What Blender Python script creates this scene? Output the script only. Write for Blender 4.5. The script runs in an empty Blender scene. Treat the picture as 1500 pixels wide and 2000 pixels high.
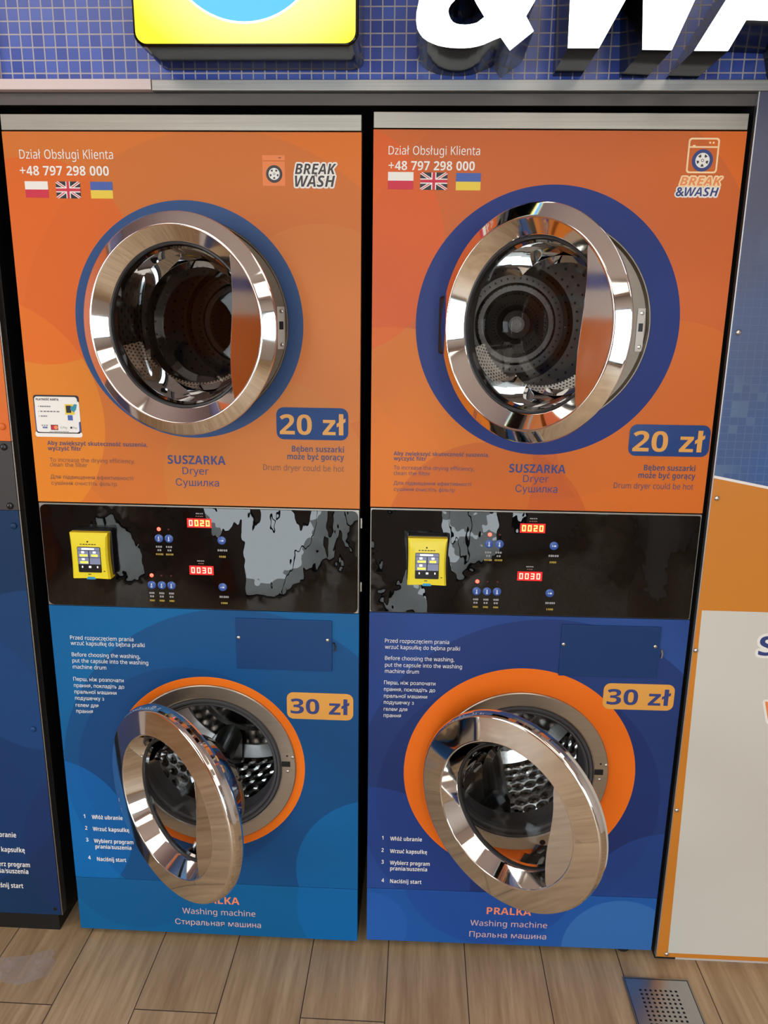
import bpy, bmesh, math, random
from math import sin, cos, pi, radians
from mathutils import Matrix, Vector
random.seed(5)
S = bpy.context.scene
COL = S.collection

# ------------------------------------------------------------------ camera, world, light, exposure
CAM_LOC = (0.8215, -1.5782, 1.5156)
PITCH, YAW, ROLL, FPX = 0.2447, 0.0438, -0.0132, 1490.16
def cam_axes():
    cy, sy = cos(YAW), sin(YAW); cp, sp = cos(PITCH), sin(PITCH); cr, sr = cos(ROLL), sin(ROLL)
    Rz = Matrix(((cy, -sy, 0), (sy, cy, 0), (0, 0, 1)))
    Rx = Matrix(((1, 0, 0), (0, cp, sp), (0, -sp, cp)))
    Rr = Matrix(((cr, 0, sr), (0, 1, 0), (-sr, 0, cr)))
    return Rz @ Rx @ Rr
AX = cam_axes()
cam = bpy.data.cameras.new('camera')
cam.sensor_fit = 'HORIZONTAL'; cam.sensor_width = 36.0; cam.lens = FPX / 1500.0 * 36.0
cam.clip_start = 0.02
camo = bpy.data.objects.new('camera', cam); COL.objects.link(camo)
R4 = Matrix((AX.col[0], AX.col[2], -AX.col[1])).transposed().to_4x4()
camo.matrix_world = Matrix.Translation(CAM_LOC) @ R4
S.camera = camo

S.view_settings.view_transform = 'Standard'
S.view_settings.look = 'None'
S.view_settings.gamma = 1.0
S.view_settings.use_curve_mapping = False
S.view_settings.exposure = 0.0
S.cycles.use_denoising = True
S.cycles.sample_clamp_indirect = 6.0
S.cycles.caustics_reflective = False
S.cycles.caustics_refractive = False
S.cycles.max_bounces = 12
S.cycles.transparent_max_bounces = 24

SKY_STRENGTH = 9.0
ADDED_LAMP_STRENGTH = 2.2
SIGN_STRENGTH = 3.2
world = bpy.data.worlds.new('daylight'); S.world = world; world.use_nodes = True
wn = world.node_tree.nodes; wl = world.node_tree.links
bg = wn['Background']; bg.inputs['Strength'].default_value = SKY_STRENGTH
bg.inputs['Color'].default_value = (0.86, 0.94, 1.0, 1)

ROOM = dict(x0=-2.3, x1=3.1, y0=-4.3, z1=2.75)
WINDOWS = [('rear', -0.75, 1.05, 0.06, 2.25), ('rear', 1.75, 2.75, 0.9, 2.2), ('left', -2.55, -1.25, 0.55, 2.3)]
ADDED_LAMPS = [(-0.6, -1.55), (1.5, -1.55), (-0.6, -3.2), (1.5, -3.2)]
def portal(name, loc, rot, sx, sy):
    l = bpy.data.lights.new(name, 'AREA'); l.shape = 'RECTANGLE'; l.size = sx; l.size_y = sy
    l.cycles.is_portal = True
    o = bpy.data.objects.new(name, l); COL.objects.link(o); o.location = loc; o.rotation_euler = rot
for side, a, b, c, d in WINDOWS:
    if side == 'rear':
        portal('window_daylight', ((a+b)/2, ROOM['y0']-0.06, (c+d)/2), (radians(90), 0, 0), b-a, d-c)
    else:
        portal('window_daylight', (ROOM['x0']-0.06, (a+b)/2, (c+d)/2), (radians(90), 0, radians(-90)), b-a, d-c)

# ------------------------------------------------------------------ helpers
def lin(c):
    c = c/255.0
    return c/12.92 if c <= 0.04045 else ((c+0.055)/1.055)**2.4
def rgb(r, g, b, k=1.0):
    return (min(1, lin(r)*k), min(1, lin(g)*k), min(1, lin(b)*k), 1.0)

class NT:
    """small helper that writes node graphs"""
    def __init__(s, name):
        s.mat = bpy.data.materials.new(name); s.mat.use_nodes = True
        s.t = s.mat.node_tree; s.t.nodes.clear()
        s.out = s.t.nodes.new('ShaderNodeOutputMaterial')
    def n(s, kind, **kw):
        nd = s.t.nodes.new(kind)
        for k, v in kw.items(): setattr(nd, k, v)
        return nd
    def put(s, sock, v):
        if isinstance(v, bpy.types.NodeSocket): s.t.links.new(v, sock)
        else: sock.default_value = v
    def math(s, op, a, b=0.0, c=None):
        m = s.n('ShaderNodeMath', operation=op); s.put(m.inputs[0], a); s.put(m.inputs[1], b)
        if c is not None: s.put(m.inputs[2], c)
        return m.outputs[0]
    def mix(s, f, a, b):
        m = s.n('ShaderNodeMix', data_type='RGBA'); s.put(m.inputs[0], f); s.put(m.inputs[6], a); s.put(m.inputs[7], b)
        return m.outputs[2]
    def coord(s, which='Object'):
        return s.n('ShaderNodeTexCoord').outputs[which]
    def xyz(s, v):
        m = s.n('ShaderNodeSeparateXYZ'); s.put(m.inputs[0], v); return m.outputs
    def vec(s, x, y, z=0.0):
        m = s.n('ShaderNodeCombineXYZ'); s.put(m.inputs[0], x); s.put(m.inputs[1], y); s.put(m.inputs[2], z); return m.outputs[0]
    def dist(s, v, p):
        m = s.n('ShaderNodeVectorMath', operation='DISTANCE'); s.put(m.inputs[0], v); s.put(m.inputs[1], p); return m.outputs['Value']
    def noise(s, v, scale, detail=3.0, rough=0.55):
        m = s.n('ShaderNodeTexNoise'); s.put(m.inputs['Vector'], v); m.inputs['Scale'].default_value = scale
        m.inputs['Detail'].default_value = detail; m.inputs['Roughness'].default_value = rough; return m.outputs['Fac']
    def ramp(s, f, lo, hi):
        m = s.n('ShaderNodeMapRange'); s.put(m.inputs[0], f); m.inputs[1].default_value = lo; m.inputs[2].default_value = hi; return m.outputs[0]
    def bump(s, h, strength, dist):
        m = s.n('ShaderNodeBump'); s.put(m.inputs['Height'], h); m.inputs['Strength'].default_value = strength; m.inputs['Distance'].default_value = dist; return m.outputs[0]
    def bsdf(s, color, rough=0.4, metal=0.0, spec=0.5, normal=None, coat=0.0, emit=None, estr=0.0, ior=None):
        b = s.n('ShaderNodeBsdfPrincipled')
        s.put(b.inputs['Base Color'], color); s.put(b.inputs['Roughness'], rough); s.put(b.inputs['Metallic'], metal)
        b.inputs['Specular IOR Level'].default_value = spec
        if coat: b.inputs['Coat Weight'].default_value = coat; b.inputs['Coat Roughness'].default_value = 0.05
        if ior: b.inputs['IOR'].default_value = ior
        if normal is not None: s.put(b.inputs['Normal'], normal)
        if emit is not None: s.put(b.inputs['Emission Color'], emit); b.inputs['Emission Strength'].default_value = estr
        s.t.links.new(b.outputs[0], s.out.inputs[0]); return b
MATS = {}
def plain(name, color, rough=0.45, metal=0.0, spec=0.5, coat=0.0, emit=None, estr=0.0, vary=0.0):
    if name in MATS: return MATS[name]
    t = NT(name)
    c = color
    if vary:
        f = t.noise(t.coord(), 9.0)
        c = t.mix(t.ramp(f, 0.3, 0.7), color, tuple(x*(1-vary) for x in color[:3])+(1,))
    t.bsdf(c, rough, metal, spec, None, coat, emit, estr)
    MATS[name] = t.mat; return t.mat

class MB:
    """collects faces; build() links ONE mesh object"""
    def __init__(s): s.v = []; s.f = []; s.mi = []; s.uv = []
    def face(s, idx, mi=0, uv=None): s.f.append(idx); s.mi.append(mi); s.uv.append(uv)
    def box(s, x0, x1, y0, y1, z0, z1, mi=0):
        b = len(s.v)
        s.v += [(x, y, z) for z in (z0, z1) for y in (y0, y1) for x in (x0, x1)]
        for q in ((0, 2, 3, 1), (4, 5, 7, 6), (0, 1, 5, 4), (2, 6, 7, 3), (0, 4, 6, 2), (1, 3, 7, 5)):
            s.face([b+i for i in q], mi)
        return s
    def lathe(s, prof, cx=0.0, cz=0.0, n=96, closed=False, mi=0, a0=0.0, a1=2*pi):
        """profile of (radius, out); axis runs along y, out means towards -y"""
        q = []; e = 0.0006
        for i, p in enumerate(prof):
            q.append(p)
            if i+1 < len(prof) or closed:
                o = prof[(i+1) % len(prof)]; d = math.hypot(o[0]-p[0], o[1]-p[1])
                if d > 0.0032:
                    q.append((p[0]+(o[0]-p[0])*e/d, p[1]+(o[1]-p[1])*e/d)); q.append((o[0]-(o[0]-p[0])*e/d, o[1]-(o[1]-p[1])*e/d))
        prof = q
        b = len(s.v); full = abs(a1-a0-2*pi) < 1e-6; na = n if full else n+1
        for r, o in prof:
            for k in range(na):
                a = a0+(a1-a0)*k/n; s.v.append((cx+r*cos(a), -o, cz+r*sin(a)))
        m = len(prof); L = [0.0]
        for i in range(1, m): L.append(L[-1]+math.hypot(prof[i][0]-prof[i-1][0], prof[i][1]-prof[i-1][1]))
        for i in range(m if closed else m-1):
            j = (i+1) % m
            for k in range(n):
                k2 = (k+1) % na
                l2 = L[j] if j else L[-1]+0.01
                s.face([b+i*na+k, b+i*na+k2, b+j*na+k2, b+j*na+k], mi,
                       [(k/n, L[i]), ((k+1)/n, L[i]), ((k+1)/n, l2), (k/n, l2)])
        return s
    def prism(s, poly, y0, y1, mi=0, mside=None):
        """poly in x,z; extruded between y0 (front) and y1"""
        b = len(s.v); n = len(poly)
        s.v += [(x, y0, z) for x, z in poly]+[(x, y1, z) for x, z in poly]
        s.face(list(range(b, b+n)), mi); s.face([b+n+i for i in reversed(range(n))], mi if mside is None else mside)
        for i in range(n):
            j = (i+1) % n; s.face([b+i, b+n+i, b+n+j, b+j], mi if mside is None else mside)
        return s
    def disc(s, cx, cz, r, y0, y1, mi=0, n=24):
        return s.prism([(cx+r*cos(2*pi*k/n), cz+r*sin(2*pi*k/n)) for k in range(n)], y0, y1, mi)
    def dome(s, cx, cz, r, h, y0, mi=0, n=20):
        return s.lathe([(r, -y0), (r, -y0+h*0.35), (r*0.8, -y0+h*0.75), (r*0.45, -y0+h*0.95), (0.0005, -y0+h)], cx, cz, n, mi=mi)
    def holed(s, x0, x1, z0, z1, cx, cz, r, y0, y1, mi=0, n=128, mside=None):
        """sheet with a round hole"""
        ang = [2*pi*k/n for k in range(n)]
        for X in (x0, x1):
            for Z in (z0, z1): ang.append(math.atan2(Z-cz, X-cx) % (2*pi))
        ang = sorted(ang); inn = []; outp = []
        for a in ang:
            c_, s_ = cos(a), sin(a)
            t = min([(x1-cx)/c_ if c_ > 1e-9 else 9e9, (x0-cx)/c_ if c_ < -1e-9 else 9e9, (z1-cz)/s_ if s_ > 1e-9 else 9e9, (z0-cz)/s_ if s_ < -1e-9 else 9e9])
            inn.append((cx+r*c_, cz+r*s_)); outp.append((cx+t*c_, cz+t*s_))
        b = len(s.v); m = len(ang)
        for y in (y0, y1):
            s.v += [(x, y, z) for x, z in inn]; s.v += [(x, y, z) for x, z in outp]
        ms = mi if mside is None else mside
        for i in range(m):
            j = (i+1) % m
            s.face([b+i, b+j, b+m+j, b+m+i], mi); s.face([b+2*m+i, b+3*m+i, b+3*m+j, b+2*m+j], ms)
            s.face([b+i, b+2*m+i, b+2*m+j, b+j], ms); s.face([b+m+i, b+m+j, b+3*m+j, b+3*m+i], ms)
        return s
    def build(s, name, mats, parent=None, smooth=None, bevel=0.0, loc=None, recalc=True):
        me = bpy.data.meshes.new(name); me.from_pydata(s.v, [], s.f)
        if not isinstance(mats, (list, tuple)): mats = [mats]
        for m in mats: me.materials.append(m)
        me.polygons.foreach_set('material_index', s.mi)
        if any(u is not None for u in s.uv):
            ul = me.uv_layers.new(name='UVMap')
            for p, u in zip(me.polygons, s.uv):
                if u is not None:
                    for li, w in zip(p.loop_indices, u): ul.data[li].uv = w
        if recalc:
            bm = bmesh.new(); bm.from_mesh(me); bmesh.ops.recalc_face_normals(bm, faces=bm.faces); bm.to_mesh(me); bm.free()
        return link(name, me, parent, smooth, bevel, loc)
def link(name, me, parent=None, smooth=None, bevel=0.0, loc=None):
    me.update()
    if smooth is not None:
        me.polygons.foreach_set('use_smooth', [True]*len(me.polygons)); me.set_sharp_from_angle(angle=radians(smooth))
    o = bpy.data.objects.new(name, me); COL.objects.link(o)
    if parent is not None: o.parent = parent
    if loc is not None: o.location = loc
    if bevel:
        m = o.modifiers.new('edge', 'BEVEL'); m.width = bevel; m.segments = 3; m.limit_method = 'ANGLE'
    return o
def empty(name, loc, rz=0.0, label=None, cat=None, group=None, parent=None):
    o = bpy.data.objects.new(name, None); o.empty_display_size = 0.1; COL.objects.link(o)
    o.location = loc; o.rotation_euler = (0, 0, rz)
    if parent is not None: o.parent = parent
    return tag(o, label, cat, group)
def tag(o, label=None, cat=None, group=None, kind=None):
    if label: o['label'] = label
    if cat: o['category'] = cat
    if group: o['group'] = group
    if kind: o['kind'] = kind
    return o
def rrect(x0, x1, z0, z1, r, n=6):
    p = []
    for cx, cz, a in ((x1-r, z1-r, 0), (x0+r, z1-r, pi/2), (x0+r, z0+r, pi), (x1-r, z0+r, 1.5*pi)):
        for k in range(n+1): p.append((cx+r*cos(a+pi/2*k/n), cz+r*sin(a+pi/2*k/n)))
    return p

# ---- writing and outlines: curve -> mesh, collected as (verts, faces)
def curve_mesh(cu):
    o = bpy.data.objects.new('tmp', cu); COL.objects.link(o)
    bpy.context.view_layer.update()
    me = bpy.data.meshes.new_from_object(o.evaluated_get(bpy.context.evaluated_depsgraph_get()))
    vs = [tuple(v.co) for v in me.vertices]; fs = [tuple(p.vertices) for p in me.polygons]
    bpy.data.objects.remove(o); bpy.data.meshes.remove(me); bpy.data.curves.remove(cu)
    return vs, fs
from mathutils.geometry import tessellate_polygon
GC = {}
def raw_loops(text):
    cu = bpy.data.curves.new('tmp', 'FONT'); cu.body = text; cu.resolution_u = 4; cu.dimensions = '2D'; cu.fill_mode = 'NONE'
    o = bpy.data.objects.new('tmp', cu); COL.objects.link(o); bpy.context.view_layer.update()
    me = bpy.data.meshes.new_from_object(o.evaluated_get(bpy.context.evaluated_depsgraph_get()))
    vs = [(v.co.x, v.co.y) for v in me.vertices]; nb = {}
    for e in me.edges:
        a, b = e.vertices; nb.setdefault(a, []).append(b); nb.setdefault(b, []).append(a)
    bpy.data.objects.remove(o); bpy.data.meshes.remove(me); bpy.data.curves.remove(cu)
    seen = set(); loops = []
    for s in range(len(vs)):
        if s in seen or s not in nb: continue
        lp = [s]; seen.add(s); p, c = None, s
        while True:
            nx = [q for q in nb[c] if q != p and q not in seen]
            if not nx: break
            p, c = c, nx[0]; seen.add(c); lp.append(c)
        loops.append([vs[i] for i in lp])
    return loops
def area(p): return sum(p[i][0]*p[(i+1) % len(p)][1]-p[(i+1) % len(p)][0]*p[i][1] for i in range(len(p)))/2
def inside(q, p):
    r = False; n = len(p)
    for i in range(n):
        (x1, y1), (x2, y2) = p[i], p[(i+1) % n]
        if (y1 > q[1]) != (y2 > q[1]) and q[0] < (x2-x1)*(q[1]-y1)/(y2-y1)+x1: r = not r
    return r
def extent(text):
    L = raw_loops(text); xs = [v[0] for p in L for v in p]; return (min(xs), max(xs)) if xs else (0, 0)
def fill(loops):
    loops = [p for p in loops if len(p) > 2]
    if not loops: return [], []
    sg = 1 if area(max(loops, key=lambda p: abs(area(p)))) > 0 else -1
    outs = [p for p in loops if area(p)*sg > 0]; holes = [p for p in loops if area(p)*sg < 0]
    V = []; F = []; lay = 0
    for o in outs:
        hs = [h for h in holes if all(inside(q, o) for q in h)]
        flat = list(o)
        for h in hs: flat += h
        b = len(V); V += [(x, y, len(V) and lay) for x, y in flat]; lay += 1
        F += [tuple(b+i for i in t) for t in tessellate_polygon([[Vector((x, y, 0)) for x, y in p] for p in [o]+hs])]
    return V, F
POL = {'ą': ('a', 'og'), 'ę': ('e', 'og'), 'ć': ('c', 'ac'), 'ń': ('n', 'ac'), 'ó': ('o', 'ac'), 'ś': ('s', 'ac'), 'ź': ('z', 'ac'), 'ż': ('z', 'dot'), 'ł': ('l', 'sl'), 'Ł': ('L', 'SL'), 'Ś': ('S', 'AC'), 'Ć': ('C', 'AC'), 'Ą': ('A', 'OG')}
BASE = {'R': (0x1D5A0, 0x1D5BA, 0x1D7E2), 'B': (0x1D5D4, 0x1D5EE, 0x1D7EC), 'I': (0x1D63C, 0x1D656, 0x1D7EC)}
CAP = 0.714
def glyph(ch, st):
    """one upright, bold or bold slanted character: points, faces, advance"""
    if (ch, st) in GC: return GC[(ch, st)]
    mark = None; c = ch
    if c in POL: c, mark = POL[c]
    up, lo, dg = BASE[st]; k = 1.0
    if 'A' <= c <= 'Z': u = chr(up+ord(c)-65)
    elif 'a' <= c <= 'z': u = chr(lo+ord(c)-97)
    elif '0' <= c <= '9': u = chr(dg+ord(c)-48)
    else:
        u = c; k = CAP/0.728 if ord(c) > 0x400 else CAP/0.682
    L = raw_loops(u) if c != ' ' else []
    if c == 'ь':
        arc = lambda cx, cz, rx, rz: [(cx+rx*sin(pi*j/12), cz+rz*cos(pi*j/12)) for j in range(13)]
        L = [[(0.08, 0.0), (0.08, 0.542), (0.168, 0.542), (0.168, 0.345)]+arc(0.30, 0.1725, 0.15, 0.1725),
             [(0.168, 0.075)]+[(0.29+0.075*sin(pi*j/12), 0.1725-0.0975*cos(pi*j/12)) for j in range(13)]+[(0.168, 0.27)]]
    a = extent('HH'); b = extent('H'+u+'H')
    adv = ((b[1]-b[0])-(a[1]-a[0]))*k
    L = [[(x*k, y*k) for x, y in p] for p in L]
    V, F = fill(L)
    if mark:
        x0 = min(v[0] for v in V); x1 = max(v[0] for v in V); top = max(v[1] for v in V); w = 0.075 if st == 'R' else 0.12; m = (x0+x1)/2
        sh = 0.09 if st == 'I' else 0.0
        if mark in ('ac', 'AC'): q = [(m-0.06+sh, top+0.05), (m-0.06+w+sh, top+0.05), (m+0.05+w+sh, top+0.20), (m-0.03+w*0.2+sh, top+0.20)]
        elif mark == 'dot': q = [(m-w*0.6+sh, top+0.07), (m+w*0.6+sh, top+0.07), (m+w*0.6+sh, top+0.07+w*1.2), (m-w*0.6+sh, top+0.07+w*1.2)]
        elif mark in ('sl', 'SL'):
            h = top*(0.50 if mark == 'sl' else 0.42); e = 0.11 if mark == 'sl' else 0.12; m2 = m if mark == 'sl' else x0+0.05
            q = [(m2-e-w*0.3, h-0.10), (m2+e+w*0.3, h+0.10), (m2+e+w*0.3, h+0.10+w*1.1), (m2-e-w*0.3, h-0.10+w*1.1)]
            if mark == 'sl': adv += 0.05
        else:
            r = x1-0.10; q = [(r+0.01, 0.015), (r-0.07, -0.09), (r-0.075, -0.15), (r-0.03, -0.20), (r+0.06, -0.20), (r+0.06, -0.20+w*0.75), (r+0.005, -0.20+w*0.85), (r+0.0, -0.10), (r+w, 0.02)]
        b_ = len(V); V = V+[(x, z, 5) for x, z in q]; F = F+[tuple(b_+i for i in t) for t in tessellate_polygon([[Vector((x, y, 0)) for x, y in q]])]
    GC[(ch, st)] = (V, F, adv); return GC[(ch, st)]
for st_ in 'RBI':
    for ch_ in 'ABDGIKLNOPRSTUWYZadbcegijhklmnoprstuvwyz0123456789ąćęłńśżŚĆĄŁ':
        if st_ != 'I' or ch_ in 'BREAKWSH': glyph(ch_, st_)
for ch_ in ' ,+&/абвгдезийклмнопрстуфцчшщьюяіДПСж': glyph(ch_, 'R'); glyph(ch_, 'B')
def text_shape(text, st):
    V = []; F = []; x = 0.0
    for ch in text:
        v, f, adv = glyph(ch, st); b = len(V)
        V += [(x+p[0], p[1], p[2]) for p in v]; F += [tuple(b+i for i in t) for t in f]; x += adv
    return V, F
def write(mb, text, x0, x1, base, cap, y, bold=0.0, mi=0, th=0.0004, st=None, halo=0.0):
    """text from x0 to x1, baseline at base, capital height cap, on the plane y (front faces -y)"""
    if st is None: st = 'B' if bold >= 0.01 else 'R'
    V, F = text_shape(text, st)
    ax = min(v[0] for v in V); bx = max(v[0] for v in V)
    sx = (x1-x0)/(bx-ax); sz = cap/CAP; r = halo*sz
    ring = [(0, 0)]
    if st == 'B' and any(ord(c) > 0x400 for c in text): ring = [(-0.02*sz, 0), (0.02*sz, 0)]
    if halo: ring = [(r*cos(2*pi*k/10), r*sin(2*pi*k/10)) for k in range(10)]
    for i, (ox, oz) in enumerate(ring):
        b = len(mb.v)
        mb.v += [(x0+ox+(v[0]-ax)*sx, y-th-(i+2*v[2])*0.00001, base+oz+v[1]*sz) for v in V]
        for f in F: mb.face([b+k for k in f], mi)
def outline(mb, polys, y0, y1, mi=0, mside=1):
    """filled outline with holes, front at y0, sides back to y1"""
    cu = bpy.data.curves.new('tmp', 'CURVE'); cu.dimensions = '2D'; cu.fill_mode = 'BOTH'
    for p in polys:
        sp = cu.splines.new('POLY'); sp.points.add(len(p)-1); sp.use_cyclic_u = True
        for q, (x, z) in zip(sp.points, p): q.co = (x, z, 0, 1)
    vs, fs = curve_mesh(cu); b = len(mb.v)
    mb.v += [(v[0], y0, v[1]) for v in vs]
    for f in fs: mb.face([b+i for i in f], mi)
    if y1 is not None:
        for p in polys:
            b = len(mb.v); n = len(p)
            mb.v += [(x, y0, z) for x, z in p]+[(x, y1, z) for x, z in p]
            for i in range(n):
                j = (i+1) % n; mb.face([b+i, b+j, b+n+j, b+n+i], mside)
def bars(mb, x0, x1, z, h, y, mi=0, n=3, seed=1):
    """print too small to read: a row of tiny dashes"""
    rnd = random.Random(seed); x = x0; w = (x1-x0)/n
    for k in range(n):
        ww = w*rnd.uniform(0.6, 0.88); mb.box(x, x+ww, y-0.0004, y, z-h/2, z+h/2, mi); x += w

# ------------------------------------------------------------------ materials
M = {}
M['black'] = plain('black_powder_coat', rgb(14, 14, 17), 0.45)
M['void'] = plain('dark_interior', rgb(10, 10, 11), 0.8)
def chrome_mat():
    t = NT('polished_chrome'); f = t.noise(t.coord(), 14.0, 2.0)
    t.bsdf((0.80, 0.78, 0.75, 1), t.ramp(f, 0.0, 9.0), 1.0); return t.mat
M['chrome'] = chrome_mat()
def brushed(name, col, rough, axis='x', amt=0.25, radial=None):
    t = NT(name); o = t.xyz(t.coord())
    if axis == 'x': v = t.vec(t.math('MULTIPLY', o[0], 3.0), t.math('MULTIPLY', o[1], 3.0), t.math('MULTIPLY', o[2], 260.0))
    else: v = t.vec(t.math('MULTIPLY', o[0], 260.0), t.math('MULTIPLY', o[1], 3.0), t.math('MULTIPLY', o[2], 3.0))
    f = t.noise(v, 1.0, 4.0); blot = t.noise(t.coord(), 6.0, 2.0)
    c = t.mix(t.ramp(f, 0.25, 0.75), tuple(x*(1-amt) for x in col[:3])+(1,), col)
    c = t.mix(t.math('MULTIPLY', t.ramp(blot, 0.45, 0.75), 0.2), c, tuple(x*0.7 for x in col[:3])+(1,))
    t.bsdf(c, rough, 1.0, normal=t.bump(f, 0.05, 0.001)); return t.mat
M['steel_strip'] = brushed('brushed_steel', (0.40, 0.375, 0.33, 1), 0.42)
M['steel_ring'] = brushed('satin_steel', (0.50, 0.45, 0.38, 1), 0.36, amt=0.12)
M['taupe_ring'] = brushed('taupe_metal_ring', (0.27, 0.235, 0.19, 1), 0.5, amt=0.1)
M['seal_grey'] = plain('dark_grey_seal', rgb(44, 44, 46), 0.3)
M['rubber'] = plain('grey_rubber_gasket', rgb(74, 74, 78), 0.5)
M['white_plastic'] = plain('white_plastic', rgb(205, 200, 195), 0.4)
M['screw'] = plain('zinc_screw', (0.62, 0.6, 0.56, 1), 0.25, 1.0)
M['black_plastic'] = plain('black_plastic', rgb(16, 16, 18), 0.3)
M['yellow'] = plain('yellow_plastic', rgb(232, 212, 35), 0.38)
M['cyan'] = plain('cyan_plastic', rgb(40, 150, 205), 0.35)
M['white_ink'] = plain('white_vinyl', rgb(238, 234, 228), 0.5)
M['cream_ink'] = plain('cream_vinyl', rgb(250, 215, 165), 0.5)
def glass_mat(name, tint, refl=1.0):
    t = NT(name)
    tr = t.n('ShaderNodeBsdfTransparent'); tr.inputs[0].default_value = tint
    gl = t.n('ShaderNodeBsdfGlossy'); gl.inputs['Roughness'].default_value = 0.0; gl.inputs[0].default_value = (refl, refl, refl, 1)
    fr = t.n('ShaderNodeFresnel'); fr.inputs[0].default_value = 1.3
    mx = t.n('ShaderNodeMixShader'); t.t.links.new(fr.outputs[0], mx.inputs[0]); t.t.links.new(tr.outputs[0], mx.inputs[1]); t.t.links.new(gl.outputs[0], mx.inputs[2])
    t.t.links.new(mx.outputs[0], t.out.inputs[0]); return t.mat
M['glass_clear'] = glass_mat('clear_door_glass', (0.97, 0.975, 0.97, 1), 0.33)
M['glass_dryer'] = glass_mat('smoked_door_glass', (0.93, 0.92, 0.90, 1), 0.6)
M['glass_brown_reflection'] = glass_mat('brown_reflection_door_glass', (0.74, 0.67, 0.62, 1), 0.6)  # left dryer only: a dark brown reflection put into the glass tint
M['pane'] = glass_mat('window_glass', (0.97, 0.98, 0.98, 1))

def panel_mat(name, base, second, circles, ring=None, facet=0.5, fscale=3.0, rough=0.42, seed=0.0):
    """printed vinyl: soft facets and big overlapping discs, plus the printed ring round the door"""
    t = NT(name); o = t.xyz(t.coord()); p = t.vec(o[0], o[2], 0.0)
    pw = t.vec(t.math('ADD', o[0], seed), t.math('MULTIPLY', o[2], 0.7), 0.0)
    vo = t.n('ShaderNodeTexVoronoi', feature='F1', voronoi_dimensions='2D'); t.put(vo.inputs['Vector'], pw); vo.inputs['Scale'].default_value = fscale
    fr = t.xyz(vo.outputs['Color'])
    big = t.noise(t.vec(t.math('ADD', o[0], seed*3), o[2], 0), 1.6, 1.0)
    f = t.math('ADD', t.math('MULTIPLY', fr[0], facet*0.45), t.math('MULTIPLY', t.ramp(big, 0.3, 0.7), 0.75))
    c = t.mix(t.math('MINIMUM', f, 1.0), base, second)
    for cx, cz, r, cc, fac in circles:
        m = t.math('MULTIPLY', t.math('LESS_THAN', t.dist(p, (cx, cz, 0)), r), fac)
        c = t.mix(m, c, cc)
    if ring:
        cx, cz, r, cc = ring
        c = t.mix(t.math('LESS_THAN', t.dist(p, (cx, cz, 0)), r), c, cc)
    nz = t.noise(t.coord(), 5.0, 2.0)
    t.bsdf(c, rough, 0.0, 0.3, normal=t.bump(nz, 0.03, 0.01)); return t.mat

def tile_mat():
    t = NT('blue_mosaic_tiles'); o = t.xyz(t.coord())
    br = t.n('ShaderNodeTexBrick'); br.offset = 0.0; br.squash = 1.0
    t.put(br.inputs['Vector'], t.vec(t.math('ADD', o[0], 0.0138), t.math('ADD', o[2], 0.0005), 0))
    br.inputs['Scale'].default_value = 1.0; br.inputs['Brick Width'].default_value = 0.0221; br.inputs['Row Height'].default_value = 0.0221
    br.inputs['Mortar Size'].default_value = 0.0013; br.inputs['Mortar Smooth'].default_value = 0.2; br.inputs['Bias'].default_value = 0.0
    br.inputs['Color1'].default_value = rgb(54, 78, 166); br.inputs['Color2'].default_value = rgb(76, 102, 192); br.inputs['Mortar'].default_value = rgb(190, 182, 184)
    rough = t.math('MULTIPLY_ADD', br.outputs['Fac'], 0.6, 0.18)
    t.bsdf(br.outputs['Color'], rough, 0, 0.5, normal=t.bump(t.math('SUBTRACT', 1.0, br.outputs['Fac']), 0.5, 0.001)); return t.mat
M['tile'] = tile_mat()
def floor_mat():
    t = NT('wood_look_floor_tiles'); o = t.xyz(t.coord())
    br = t.n('ShaderNodeTexBrick'); br.offset = 0.5; br.offset_frequency = 2; br.squash = 1.0
    t.put(br.inputs['Vector'], t.vec(t.math('ADD', o[1], 0.204+12.0), t.math('ADD', o[0], -0.0217+0.189*24), 0))
    br.inputs['Scale'].default_value = 1.0; br.inputs['Brick Width'].default_value = 1.2; br.inputs['Row Height'].default_value = 0.189
    br.inputs['Mortar Size'].default_value = 0.0012; br.inputs['Mortar Smooth'].default_value = 0.1; br.inputs['Bias'].default_value = 0.0
    br.inputs['Color1'].default_value = (0, 0, 0, 1); br.inputs['Color2'].default_value = (1, 1, 1, 1); br.inputs['Mortar'].default_value = (0.5, 0.5, 0.5, 1)
    rnd = t.xyz(br.outputs['Color'])[0]
    gv = t.vec(t.math('MULTIPLY_ADD', o[0], 26.0, t.math('MULTIPLY', rnd, 37.0)), t.math('MULTIPLY_ADD', o[1], 2.2, t.math('MULTIPLY', rnd, 11.0)), 0)
    g1 = t.noise(gv, 1.0, 5.0, 0.6)
    gv2 = t.vec(t.math('MULTIPLY_ADD', o[0], 90.0, t.math('MULTIPLY', rnd, 17.0)), t.math('MULTIPLY', o[1], 5.0), 0)
    g2 = t.noise(gv2, 1.0, 4.0, 0.6)
    c = t.mix(t.ramp(g1, 0.3, 0.7), rgb(158, 129, 95), rgb(204, 176, 139))
    c = t.mix(t.math('MULTIPLY', t.ramp(g2, 0.45, 0.75), 0.45), c, rgb(116, 90, 62))
    c = t.mix(t.math('MULTIPLY', rnd, 0.22), c, rgb(136, 108, 78))
    c = t.mix(br.outputs['Fac'], c, rgb(58, 44, 35))
    t.bsdf(c, t.ramp(g2, -0.6, 1.6), 0, 0.4, normal=t.bump(t.math('SUBTRACT', g2, br.outputs['Fac']), 0.15, 0.002)); return t.mat
M['floor'] = floor_mat()
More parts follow.
